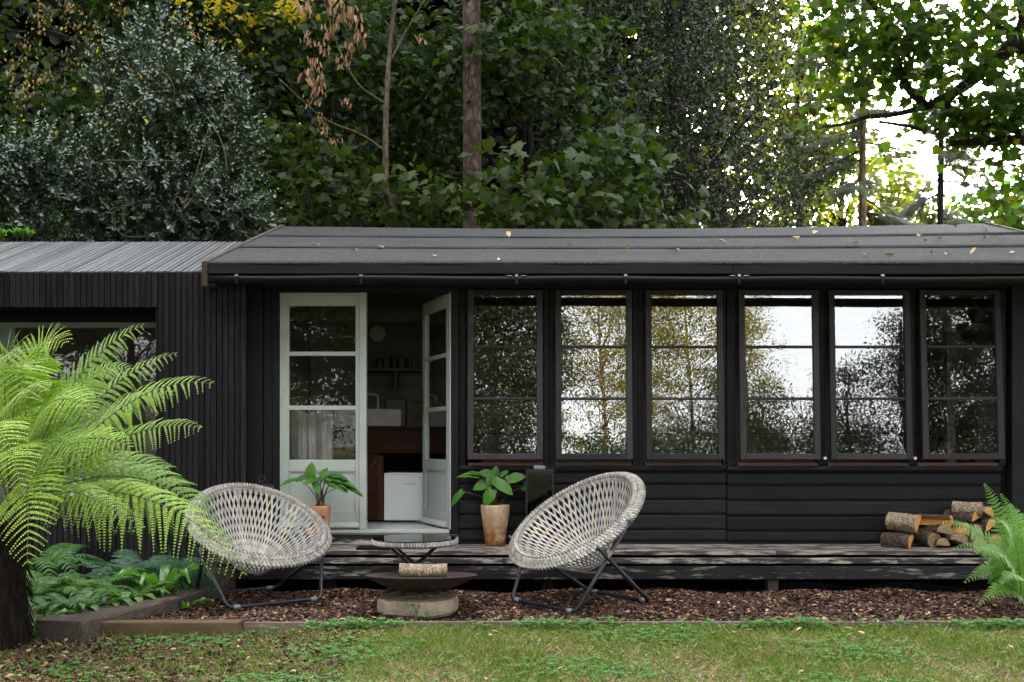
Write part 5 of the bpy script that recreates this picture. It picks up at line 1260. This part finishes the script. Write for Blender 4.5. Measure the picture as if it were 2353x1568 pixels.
# small weeds by the slab
for px, py, Y, s in ((958, 1392, 6.56, .03), (985, 1412, 6.5, .03)):
    b = at(px, py, Y); w_ = thing('weed', (b.x, Y, BEDZ), 'small green weed growing at the %s of the concrete slab' % ('front' if px == 958 else 'lower right foot'), 'weed')
    for k in range(9):
        a = random.uniform(0, 6.28); q = b+Vector((math.cos(a)*s, math.sin(a)*s*.6, random.uniform(-.01, .02)))
        MB().tube([(b.x, Y, BEDZ), ((b.x+q.x)/2, Y, q.z*.6+BEDZ*.4), q], .0012, 4).build('stem', 'fern_lime', w_)
        V, Fc = scatter(SYC[0], SYC[1], np.array([list(q)]), np.array([[math.cos(a), math.sin(a), .1]]), np.array([[0, -.6, .8]]), np.array([.022]))
        link('leaf', mesh_np('leaf', V, Fc), 'clover', w_)

# fallen leaves: on the roof, the bark and the lawn
fm = mesh_np('fallen_leaf', [(0, 0, 0), (.3, .25, .16), (.32, .7, .22), (0, 1, .05), (-.3, .75, .2), (-.34, .3, .12), (0, .5, -.02)], [(6, 0, 1), (6, 1, 2), (6, 2, 3), (6, 3, 4), (6, 4, 5), (6, 5, 0)]); fm.materials.append(M['fallen'])
def fallen(p, s, slope, label, group):
    a = random.uniform(0, 6.28); m = Matrix.Translation(p) @ Matrix.Rotation(slope, 4, 'X') @ Matrix.Rotation(a, 4, 'Z') @ Matrix.Rotation(random.gauss(0, .25), 4, 'X') @ Matrix.Diagonal((s*random.uniform(.5, 1), s, s, 1))
    o = link('fallen_leaf', fm, None, None, m); tag(o, label, 'leaf', group)
zoomR = [(1151, 601), (863, 571), (805, 583), (1170, 545), (1300, 563), (1440, 578), (1540, 580), (1670, 560), (1838, 548), (1835, 552), (1870, 540), (1990, 590), (2030, 588), (2125, 556), (2150, 553), (2140, 588), (2230, 590), (2180, 590), (2260, 553), (2285, 545), (2330, 583), (2115, 545), (1000, 592), (720, 565), (1960, 565)]
for px, py in zoomR:
    Y = 2754/max(py-265, 1); x = XX(px, Y); z = EZ+SLOPE*(Y-EY)+sagz(x, Y)+.022
    fallen(Vector((x, Y, z)), random.uniform(.055, .095), math.atan(SLOPE), 'dry yellow leaf lying on the felt roof', 'fallen leaves on the roof')
for _ in range(30):
    x = random.uniform(-2.2, 3.4); y = random.uniform(4.95, 6.15); fallen(Vector((x, y, float(lawn_h(x, y))+.022)), random.uniform(.02, .045), 0, 'dry tan leaf lying on the lawn', 'fallen leaves on the lawn')
for px, py, s in ((110, 1492, .09), (135, 1508, .08), (60, 1500, .07), (150, 1480, .08), (1990, 1480, .11), (1960, 1470, .08), (1845, 1462, .09), (1830, 1475, .08), (1145, 1477, .07), (1150, 1490, .06), (1850, 1555, .09), (2330, 1505, .07)):
    Y = 1.2*F/(py-1020); fallen(Vector((XX(px, Y), Y, float(lawn_h(XX(px, Y), Y))+.02)), s*.62, 0, {110: 'largest of the curled tan leaves beside the tree fern trunk', 135: 'curled tan leaf in front of the largest one by the tree fern', 60: 'curled tan leaf nearest to the tree fern trunk', 150: 'curled tan leaf farthest right of those by the tree fern',
        1990: 'big curled tan leaf below the edging, right of the middle post', 1960: 'curled tan leaf left of the big one below the edging', 1845: 'upright pale leaf against the grass under the support post', 1830: 'pale leaf left of the upright one under the support post', 1145: 'pale leaf standing by the edging left of the right chair', 1150: 'lower pale leaf by the edging left of the right chair', 1850: 'curled tan leaf at the bottom edge right of centre', 2330: 'tan leaf in the dark lower right corner of the lawn'}[px], 'large fallen leaves on the lawn')
for _ in range(45):
    x = random.uniform(-1.9, 4.0); y = random.uniform(6.35, 7.7); fallen(Vector((x, y, float(bed_h(x, y))+.014)), random.uniform(.025, .05), 0, 'pale dry leaf lying on the bark chips', 'fallen leaves on the bark')

# ------------------------------------------------------------------ trees behind the cabin
tree('sycamore_tree', 'big sycamore hung with yellow seed clusters, filling the upper left', 'tree', (-5.6, 14.6), 11, [E(120, 80, 13.6, 2.7, 1.3, 3.0), E(420, -60, 14, 2.6, 1.2, 2.4), E(150, -300, 14, 3.5, 2, 2.5), E(60, 420, 14.6, 2.0, 1.0, 2.0)], 640, 36, .34, .112, SYC, 'sycamore', .22, 'bark_dark', singles=230, hollow=True)
sy1 = bpy.data.objects['sycamore_tree']
tree('sycamore_tree', 'sycamore behind the holly bush, with lime leaves where the sun comes through', 'tree', (-2.8, 15.2), 11, [E(600, 120, 14.6, 1.8, 1.2, 2.2), E(760, 300, 14.2, 1.3, 1.0, 1.8), E(620, 400, 15, 1.6, 1, 1.4), E(640, -220, 15, 2.8, 1.6, 2.2)], 400, 36, .34, .108, SYC, 'sycamore', .2, 'bark_dark', singles=160, hollow=True)
tree('sycamore_tree', 'sycamore with broad dark tiers of leaves in front of the pine trunk', 'tree', (.2, 14.6), 11, [E(1050, 90, 13.4, 1.9, 1.1, 1.3), E(1230, 250, 14.0, 1.5, 1.0, 1.4), E(960, 260, 14.2, 1.2, 1.0, 1.0), E(1100, -180, 14, 2.8, 1.6, 1.8), E(1150, 430, 14.6, 1.9, .9, .9)], 430, 36, .36, .115, SYC, 'sycamore', .17, 'bark_dark', singles=230, flat=.38, hollow=True)
tree('young_sycamore', 'young sycamore with large fresh leaves just above the middle of the roof', 'tree', (-.4, 12.4), 3.9, [E(1010, 455, 12, .62, .35, .30), E(1180, 430, 12, .40, .3, .40), E(1090, 490, 12, .9, .35, .28), E(940, 430, 12, .25, .2, .3)], 44, 11, .17, .15, SYC, 'sycamore', .03, 'bark_tan', singles=280, nl=10)
tree('young_sycamore', 'young sycamore with round leaf clumps right of the holly bush', 'tree', (-2.3, 12.6), 4.3, [E(740, 420, 12.3, .55, .3, .5), E(680, 470, 12.5, .5, .3, .45), E(800, 470, 12.7, .5, .3, .4), E(700, 310, 12.6, .5, .3, .35)], 50, 12, .2, .13, SYC, 'sycamore', .03, 'bark_tan', singles=200, nl=10)
tree('young_sycamore', 'dark young sycamore leaves overhanging the roof right of the middle', 'tree', (1.6, 13), 4.4, [E(1330, 470, 12.6, .8, .4, .5), E(1480, 500, 12.8, .7, .4, .35), E(1400, 380, 13, .8, .4, .5)], 70, 12, .22, .15, SYC, 'sycamore', .04, 'bark_dark', singles=200, nl=10)
syb = bpy.data.objects['sycamore_tree.001']
foliage(np.concatenate([rand_in(13, at(560, 50, 13.2), (.45, .4, .38), .2), rand_in(4, at(455, 25, 12.9), (.2, .2, .15), .2), rand_in(7, at(690, 20, 13), (.2, .2, .2), .2)]), 9, .12, .09, SYC, 'yellow', 'yellow_leaves', syb, .6, fname='yellow_leaves')
# yellow seed clusters in the left sycamore
for px, py in ((95, 20), (150, 15), (90, 60), (180, 45), (60, 110), (215, 80), (235, 120), (170, 130), (60, 200), (50, 220), (110, 180), (275, 10), (440, 90), (440, 60), (300, 150), (20, 150)):
    c = at(px, py, 12.1+random.random()*.3); n = 26
    pos = np.array(c)+rng.normal(size=(n, 3))*np.array([.07, .07, .11]); f_ = rng.normal(size=(n, 3))*.5; f_[:, 2] -= 1
    V, Fc = scatter(HOL[0], HOL[1], pos, f_, rng.normal(size=(n, 3)), rng.uniform(.035, .06, n)); link('seed_cluster', mesh_np('seed_cluster', V, Fc), 'seed', sy1)['kind'] = 'stuff'
# sapling with thin tan trunk and dead leaf bunches
sap = thing('sapling', (XX(905, 12.3), 12.3, 0), 'thin tan sapling trunk in front of the wood with dead brown leaves hanging', 'tree')
trunk(sap, [(XX(930, 12.3), 12.3, -.1), at(905, 520, 12.3), at(888, 440, 12.3), at(886, 300, 12.3), at(890, 190, 12.3), at(898, 90, 12.3), at(915, -60, 12.3)], .05, .022, 'bark_tan')
for P in ((at(886, 240, 12.3), at(820, 190, 12.2), at(770, 90, 12.2), at(740, -20, 12.2)), (at(888, 350, 12.3), at(830, 310, 12.3), at(740, 270, 12.2), at(640, 180, 12.2)), (at(892, 150, 12.3), at(940, 60, 12.3), at(1000, -40, 12.3))):
    trunk(sap, P, .018, .006, 'bark_tan', 6, 5, 'limb')
for px, py, h in ((712, 185, 40), (730, 215, 26), (722, 240, 20), (765, 20, 40), (790, 30, 40), (810, 45, 40), (702, 30, 40), (745, 120, 30), (757, 80, 36), (720, 150, 30), (738, 190, 25), (775, 60, 30), (826, 90, 40), (805, 120, 30), (735, 275, 26), (795, 150, 26), (745, 305, 20), (790, 240, 18), (705, 95, 30), (966, 95, 18), (768, 330, 20)):
    c = at(px, py, 12.0+random.random()*.25); n = 15
    pos = np.array(c)+rng.normal(size=(n, 3))*np.array([.045, .045, .0]); pos[:, 2] += rng.uniform(0, h, n)/F*12*.9; f_ = rng.normal(size=(n, 3))*.22; f_[:, 2] -= 1
    V, Fc = scatter([(0, 0, 0), (.14, .25, .10), (.18, .7, .14), (0, 1, 0), (-.12, .6, .12), (-.10, .2, .1)], [(0, 1, 2, 3), (0, 3, 4, 5)], pos, f_, rng.normal(size=(n, 3)), rng.uniform(.07, .13, n)*h/34)
    link('dead_leaf_bunch', mesh_np('dead_leaf_bunch', V, Fc), 'dead', sap)['kind'] = 'stuff'
# pine trunk
PY = 13.0
pine = thing('pine_tree', (XX(1086, PY), PY, 0), 'tall pine trunk with scaly pinkish bark in the dark middle of the wood', 'tree')
trunk(pine, [(XX(1090, PY), PY, -.1), (XX(1086, PY), PY, 3), (XX(1084, PY), PY, 6.5), (XX(1078, PY), PY, 10)], .135, .11, 'bark_pine', 16)
foliage(rand_in(60, (XX(1078, PY), PY, 10.8), (2.2, 2, 1.2)), 60, .5, .16, (NEE_V, NEE_F), 'needle', 'pine_crown', pine)
trunk(thing('bare_tree', (XX(832, 16.4), 16.4, 0), 'dark leaning trunk standing behind the sapling', 'tree'), [(XX(850, 16.4), 16.4, -.1), at(838, 420, 16.4), at(830, 240, 16.4), at(800, -80, 16.4)], .09, .06, 'bark_dark')
# holly bush over the annex
hb = thing('holly_bush', (-4.4, 11.4, 0), 'large glossy silver green holly bush above the slatted annex roof', 'bush')
def blob(n, px, py, Y, rx, ry, rz, sh):
    c = at(px, py, Y); sprays(rand_in(n, c, (rx, ry, rz), sh), c, 17, .26, .066, HOL, 'holly', 'holly_crown', hb); return rand_in(n//6+2, c, (rx, ry, rz), .7)
cl = np.concatenate([blob(*a) for a in ((560, 110, 480, 10.9, 1.15, .5, .75, .3), (200, 60, 400, 10.8, .55, .4, .4, .3), (620, 370, 450, 10.8, .95, .5, .80, .3), (240, 400, 250, 10.9, .60, .4, .55, .2), (130, 480, 200, 11, .36, .3, .34, .2), (200, 515, 330, 11, .34, .3, .6, .2), (60, 365, 80, 11.2, .22, .2, .28, .1), (55, 250, 175, 11.2, .2, .2, .25, .1), (220, -20, 430, 11, .6, .4, .5, .3), (260, 500, 510, 10.9, .6, .4, .32, .3), (50, 300, 300, 11, .3, .2, .2, .1), (40, 310, 130, 11, .22, .2, .2, .1))])
foliage(cl[::3], 2, .2, .06, HOL, 'yellow', 'holly_yellow', hb, .9, fname='yellow_leaves')
for P in ([at(225, 555, 10.6), at(230, 500, 10.3), at(290, 470, 10.2), at(360, 455, 10.2)], [at(340, 545, 10.5), at(280, 540, 10.2), at(260, 490, 10.2), at(330, 460, 10.2)], [at(505, 440, 10.6), at(520, 400, 10.3), at(510, 330, 10.3), at(470, 260, 10.4)], [at(460, 430, 10.6), at(420, 480, 10.2), at(450, 400, 10.2), at(480, 290, 10.3)],
          [at(330, 310, 10.6), at(310, 250, 10.3), at(340, 215, 10.3), at(400, 210, 10.3)], [at(390, 270, 10.5), at(400, 210, 10.3), at(380, 170, 10.3), at(330, 150, 10.4)], [at(210, 380, 10.5), at(250, 370, 10.1), at(330, 370, 10.1), at(420, 370, 10.2)], [at(430, 560, 10.5), at(420, 500, 10.2), at(400, 460, 10.2)], [at(560, 560, 10.8), at(555, 480, 10.6), at(530, 420, 10.6)],
          [at(480, 555, 10.6), at(500, 520, 10.4), at(470, 480, 10.4), at(440, 440, 10.4)]):
    trunk(hb, P, .010, .004, 'bark_tan', 5, 6, 'twig')
trunk(hb, [(-4.4, 11.4, -.1), (-4.3, 11.4, 2.5), (-4.0, 11.2, 4.6)], .09, .03, 'bark_dark')
trunk(hb, [(-5.2, 11.4, -.1), (-5.4, 11.3, 2.5), (-5.6, 11.2, 3.6)], .07, .03, 'bark_dark')
rd = thing('rhododendron', (XX(45, 10.0), 10.0, 0), 'pale green rhododendron shoot poking above the annex roof at far left', 'shrub')
for px in (2, 38, 52, 66):
    c = at(px, 548, 9.9); n = 7; a = np.linspace(0, 2*np.pi, n, endpoint=False)+px
    f_ = np.stack([np.cos(a)*.8, np.sin(a)*.8, np.full(n, 1.0)], -1); V, Fc = scatter(HOL[0], HOL[1], np.tile(np.array(c), (n, 1)), f_, np.stack([-np.cos(a), -np.sin(a), np.full(n, .6)], -1), rng.uniform(.10, .15, n))
    link('leaf_rosette', mesh_np('leaf_rosette', V, Fc), 'rhodo', rd); MB().tube([(c.x, c.y, 0), tuple(c)], .008, 5).build('stem', 'bark_tan', rd)
# dark holly tree, backlit with bright pinholes
keepright = lambda p: (p[:, 0]/p[:, 1]*F+1176.5 < 1960)
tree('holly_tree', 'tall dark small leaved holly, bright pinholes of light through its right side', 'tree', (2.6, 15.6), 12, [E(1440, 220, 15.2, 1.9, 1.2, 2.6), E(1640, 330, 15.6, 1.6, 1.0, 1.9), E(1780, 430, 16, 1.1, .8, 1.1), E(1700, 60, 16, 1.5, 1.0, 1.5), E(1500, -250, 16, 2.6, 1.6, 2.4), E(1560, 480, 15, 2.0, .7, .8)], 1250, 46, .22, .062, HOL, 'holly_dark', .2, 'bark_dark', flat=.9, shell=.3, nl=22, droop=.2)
# deep wood behind
for i, (px, Y, rx, lab) in enumerate(((-80, 20, 3.2, 'far left'), (330, 19.5, 3.0, 'left, behind the holly bush'), (760, 20, 2.6, 'left of the pine trunk'), (1180, 20.5, 2.8, 'right of the pine trunk'), (1560, 21, 2.2, 'behind the tall dark holly'))):
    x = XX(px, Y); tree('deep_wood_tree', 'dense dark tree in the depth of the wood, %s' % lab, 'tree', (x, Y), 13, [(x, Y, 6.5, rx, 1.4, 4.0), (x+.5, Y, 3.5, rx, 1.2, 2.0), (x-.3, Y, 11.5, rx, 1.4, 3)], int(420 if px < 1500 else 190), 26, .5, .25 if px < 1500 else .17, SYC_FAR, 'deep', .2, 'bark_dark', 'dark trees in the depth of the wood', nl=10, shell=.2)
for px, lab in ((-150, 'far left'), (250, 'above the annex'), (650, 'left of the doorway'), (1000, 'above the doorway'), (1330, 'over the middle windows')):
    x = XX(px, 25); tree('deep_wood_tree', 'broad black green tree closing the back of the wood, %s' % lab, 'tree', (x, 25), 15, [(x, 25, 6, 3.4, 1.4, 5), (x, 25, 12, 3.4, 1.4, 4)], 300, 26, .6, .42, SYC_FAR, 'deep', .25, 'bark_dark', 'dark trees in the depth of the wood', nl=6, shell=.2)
# backlit bright foliage patches
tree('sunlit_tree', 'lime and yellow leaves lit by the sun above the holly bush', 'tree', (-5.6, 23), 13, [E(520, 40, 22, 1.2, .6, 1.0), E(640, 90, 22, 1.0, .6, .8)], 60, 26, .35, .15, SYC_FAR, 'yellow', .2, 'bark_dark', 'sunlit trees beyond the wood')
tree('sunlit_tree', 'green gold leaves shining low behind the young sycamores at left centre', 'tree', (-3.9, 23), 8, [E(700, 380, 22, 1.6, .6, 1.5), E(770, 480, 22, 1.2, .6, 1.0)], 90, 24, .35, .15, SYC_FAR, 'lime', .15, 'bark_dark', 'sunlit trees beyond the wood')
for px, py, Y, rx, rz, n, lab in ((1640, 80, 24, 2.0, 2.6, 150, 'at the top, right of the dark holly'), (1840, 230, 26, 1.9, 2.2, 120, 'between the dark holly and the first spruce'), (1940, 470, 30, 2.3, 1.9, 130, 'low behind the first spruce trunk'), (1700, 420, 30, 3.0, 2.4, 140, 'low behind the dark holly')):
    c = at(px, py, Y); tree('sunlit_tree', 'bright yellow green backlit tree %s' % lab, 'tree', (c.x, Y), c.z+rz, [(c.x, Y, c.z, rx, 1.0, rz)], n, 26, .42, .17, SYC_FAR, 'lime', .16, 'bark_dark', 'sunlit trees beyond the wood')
c = at(1520, 400, 24); tree('sunlit_tree', 'added gold leaves with the low sun glow put into their colour, behind the dark holly', 'tree', (c.x, 24), c.z+1, [(c.x, 24, c.z, 1.5, .6, .9)], 50, 24, .3, .14, SYC_FAR, 'gold', .12, 'bark_dark', 'sunlit trees beyond the wood', nl=6)  # added tree whose gold leaf colour stands for the sun glow
# spruces
def spruce(px, Y, r0, ztop, label, bl, n, zlo=1.6, seed=1, dens=15):
    root = thing('spruce_tree', (XX(px, Y), Y, 0), label, 'tree', 'spruces at the right')
    x = XX(px, Y); trunk(root, [(x, Y, -.1), (x-.02, Y, ztop*.5), (x+.02, Y, ztop)], r0, r0*.35, 'bark_gold' if px < 2100 else 'bark_dark', 12)
    PP, FF, NN, SZ = [], [], [], []
    for k in range(n):
        z = zlo+(ztop-zlo)*k/n+random.uniform(-.1, .1); a = random.uniform(0, 2*math.pi); L = bl*(1-.55*(z/ztop)**2)*random.uniform(.6, 1.1)
        o_ = Vector((math.cos(a), math.sin(a), 0)); P = [Vector((x, Y, z)), Vector((x, Y, z))+o_*L*.4+Vector((0, 0, -.05)), Vector((x, Y, z))+o_*L*.75+Vector((0, 0, -.28*L)), Vector((x, Y, z))+o_*L+Vector((0, 0, -.30*L))]
        pts = bez(P, 12); MB().tube(pts[::2]+[pts[-1]], [.018*(1-.12*i) for i in range(7)], 4).build('limb', 'bark_dark', root)
        for i in range(2, 12):
            for _ in range(dens):
                q = pts[i]+o_*random.uniform(-.05, .05); s = random.choice((-1, 1)); sd_ = Vector((-o_.y, o_.x, 0))*s
                PP.append(list(q+sd_*random.uniform(0, .16))); FF.append(list(o_*.4+sd_*random.uniform(.3, 1)+Vector((0, 0, random.uniform(-1.0, -.1))))); NN.append([random.gauss(0, .4), -.5, 1]); SZ.append(random.uniform(.16, .40)*(1.15-.05*i))
    V, Fc = scatter(NEE_V, NEE_F, np.array(PP), np.array(FF), np.array(NN), np.array(SZ)); o = link('needles', mesh_np('spruce_needles', V, Fc), 'needle', root); o['kind'] = 'stuff'
spruce(1985, 16, .088, 10.5, 'first spruce at right, its straight brown trunk clear of the dark holly', 1.5, 46, 2.2, dens=26)
spruce(2163, 17, .085, 8.5, 'second spruce, slimmer grey trunk against the white sky', 1.25, 34, 2.0, dens=26)
# maple bough over the right side, near
mp = thing('maple_tree', (4.9, 9.6, 0), 'maple with dark twisting boughs and bright leaves in the upper right corner', 'tree')
MY = 9.8
def q(px, py, d_=0): return at(px, py, MY+d_)
xb = XX(2560, MY)
trunk(mp, [(xb, MY, -.1), (xb-.05, MY, 2.5), q(2540, 200), q(2500, -200)], .2, .12, 'bark_dark', 14)
for P, r0, r1 in (([q(2545, 330), q(2450, 270), q(2353, 110), q(2300, 130), q(2240, 180), q(2190, 215), q(2130, 245)], .075, .03), ([q(2130, 245), q(2085, 200), q(2060, 130), q(2045, 60), q(2005, 10), q(1960, -40)], .032, .016), ([q(2130, 245), q(2060, 262), q(1990, 270), q(1940, 285), q(1890, 292)], .024, .008),
                  ([q(2530, 420), q(2440, 335), q(2353, 322), q(2270, 325), q(2185, 330)], .06, .022), ([q(2335, -60), q(2350, 40), q(2330, 90), q(2320, 120)], .03, .04), ([q(2190, 215), q(2150, 300, .2), q(2090, 290), q(2020, 280)], .02, .01), ([q(2170, 240), q(2260, 285), q(2330, 300), q(2400, 320)], .02, .03),
                  ([q(2040, 60), q(2020, 100), q(2060, 160)], .01, .008), ([q(2353, 110), q(2250, 20), q(2160, -60)], .02, .01)):
    trunk(mp, P, r0*1.35, r1*1.3, 'bark_dark', 8, 5, 'bough')
cl = np.concatenate([rand_in(34, q(2270, 60), (.62, .4, .55), .2), rand_in(34, q(2160, 130, -.1), (.5, .4, .55), .2), rand_in(24, q(2330, 230), (.3, .4, .30), .2), rand_in(34, q(2230, 270), (.5, .35, .22), .2), rand_in(9, q(2310, 365), (.35, .3, .12), .2), rand_in(26, q(2060, 70), (.42, .4, .60), .2), rand_in(30, q(1970, 130), (.42, .35, .55), .2), rand_in(5, q(2330, 440), (.15, .25, .2), .2), rand_in(20, q(1960, 10), (.5, .35, .35), .2), rand_in(60, q(2200, -180), (1.5, .5, .5), .2), rand_in(420, (3.5, 8.5, 8.2), (4.5, 4.0, 1.0), .1)])  # the last, widest clump is unseen overhead canopy added to shade the roof
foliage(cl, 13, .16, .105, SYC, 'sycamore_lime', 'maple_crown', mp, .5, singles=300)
# far trees and hedge to the right, ground-level
for px, py, Y, rx, rz, n, mat, lab in ((2340, 520, 22, 1.4, 1.0, 90, 'sycamore_lime', 'low green tree beyond the right end of the roof'), (2100, 510, 34, 2.0, .6, 50, 'lime', 'hazy far tree top between the two spruces')):
    c = at(px, py, Y); tree('far_tree', lab, 'tree', (c.x, Y), c.z, [(c.x, Y, c.z, rx, 1.0, rz)], n, 26, .35, .14, SYC_FAR, mat, .12, 'bark_dark', 'far trees at the right')

# ------------------------------------------------------------------ trees on the lawn side, seen in the window glass
BK = 'trees on the lawn side mirrored in the windows'
def mir(px, el, Y):       # a point seen in the glass at picture column px under an elevation el
    d_ = 2*WY-Y; x = (px-1176.5)/F*d_; return (x, Y, 2.0+(WY-Y)*math.tan(R(el)))
def btree(px, Y, z0, z1, rx, n, per, size, tpl, mat, bm, lab, tr=.18, nl=16, shell=.3, spread=.45):
    n = int(n*1.15); per = int(per*3.4); size *= .82; spread *= .58; x = mir(px, 0, Y)[0]; zc, rz = (z0+z1)/2, (z1-z0)/2
    tree('broadleaf_tree', lab, 'tree', (x, Y), z1*.9, [(x, Y, zc, rx, rx*.55, rz)], n, per, spread, size, tpl, mat, tr, bm, BK, nl=nl, shell=shell)
btree(1130, -13, .5, 11, 2.7, 800, 30, .13, RH, 'holly_dark', 'bark_dark', 'dark evergreen tree mirrored in the leftmost window')
btree(900, -15, .5, 12, 3.5, 700, 30, .15, RH, 'deep', 'bark_dark', 'dark tree mirrored behind the doorway')
btree(620, -15, .5, 10, 3.2, 520, 30, .15, RH, 'deep', 'bark_dark', 'dark tree mirrored in the closed door')
btree(1400, -17, 2.5, 12.5, 2.7, 270, 28, .12, RH, 'gold', 'bark_gold', 'tree with pale limbs, low sun gold put into its leaf colour, mirrored in the second window', .075, 50)
btree(1580, -18, 2.0, 13, 2.6, 300, 28, .12, RH, 'gold', 'bark_gold', 'bushy tree, low sun gold put into its leaf colour, mirrored in the third window', .07, 44)
btree(1725, -19, 1.0, 10.0, 1.6, 170, 28, .12, RH, 'gold', 'bark_gold', 'edge of a tree, low sun gold put into its leaf colour, mirrored in the fourth window', .13, 16)
btree(1760, -13, .3, 5.0, 2.6, 260, 28, .12, RH, 'sycamore', 'bark_dark', 'low green hedge tree mirrored in the fourth window', .1, 10)
btree(1500, -12, .3, 4.0, 3.0, 260, 28, .12, RH, 'sycamore', 'bark_dark', 'low green bush mirrored under the golden trees', .1, 10)
btree(1935, -13, .3, 6.1, .85, 110, 26, .11, RH, 'holly_dark', 'bark_dark', 'slim young tree mirrored in the fifth window', .07, 10)
btree(2060, -12, .3, 7.6, 1.3, 190, 26, .11, RH, 'holly_dark', 'bark_dark', 'dark tree mirrored at the right side of the fifth window', .1, 14)
btree(2210, -12, .3, 9.5, 1.9, 560, 30, .12, RH, 'deep', 'bark_dark', 'dense dark tree mirrored in the last window', .15, 14)
btree(2420, -12, .3, 9.5, 2.2, 220, 30, .12, RH, 'deep', 'bark_dark', 'dense dark tree mirrored beyond the last window', .15, 14)

btree(300, -15, .3, 10, 3.6, 300, 30, .16, RH, 'deep', 'bark_dark', 'dark tree mirrored in the annex window')
btree(-50, -15, .3, 10, 3.8, 300, 30, .16, RH, 'deep', 'bark_dark', 'dark tree mirrored at the left end of the annex window')

# unseen tall trees added at both sides to shade the clearing
for x, y, lab in ((-9.5, 5.5, 'unseen tall tree added to shade the clearing from its left side'), (-9.0, -2, 'unseen tall tree added for shade left of the lawn behind the viewer'), (10.5, 5.5, 'unseen tall tree added to shade the clearing from its right side'), (11, 0, 'unseen tall tree added for shade right of the lawn behind the viewer'), (-14, 9.5, 'unseen tall tree added for shade beyond the left end of the annex')):
    tree('shade_tree', lab, 'tree', (x, y), 12, [(x, y, 7.5, 3.2, 3.2, 4.8)], 420, 26, .5, .24, SYC_FAR, 'deep', .25, 'bark_dark', 'tall trees added to shade the clearing', nl=12, shell=.5)

# tall trees added behind the lawn, their high crowns cutting low front light
for i, x in enumerate((-27, -19, -11, -3, 4.75, 22, 30)):
    tree('high_shade_tree', 'very tall high crowned tree added behind the lawn to cut the low front light', 'tree', (x, -20.5), 20, [(x+(3 if i == 4 else -3 if i == 5 else 0), -20.5, 17.5, 5, 3, 6.0)], 330, 26, .7, .42, SYC_FAR, 'deep', .16, 'bark_dark', 'tall trees added to shade the clearing', nl=10, shell=.4)
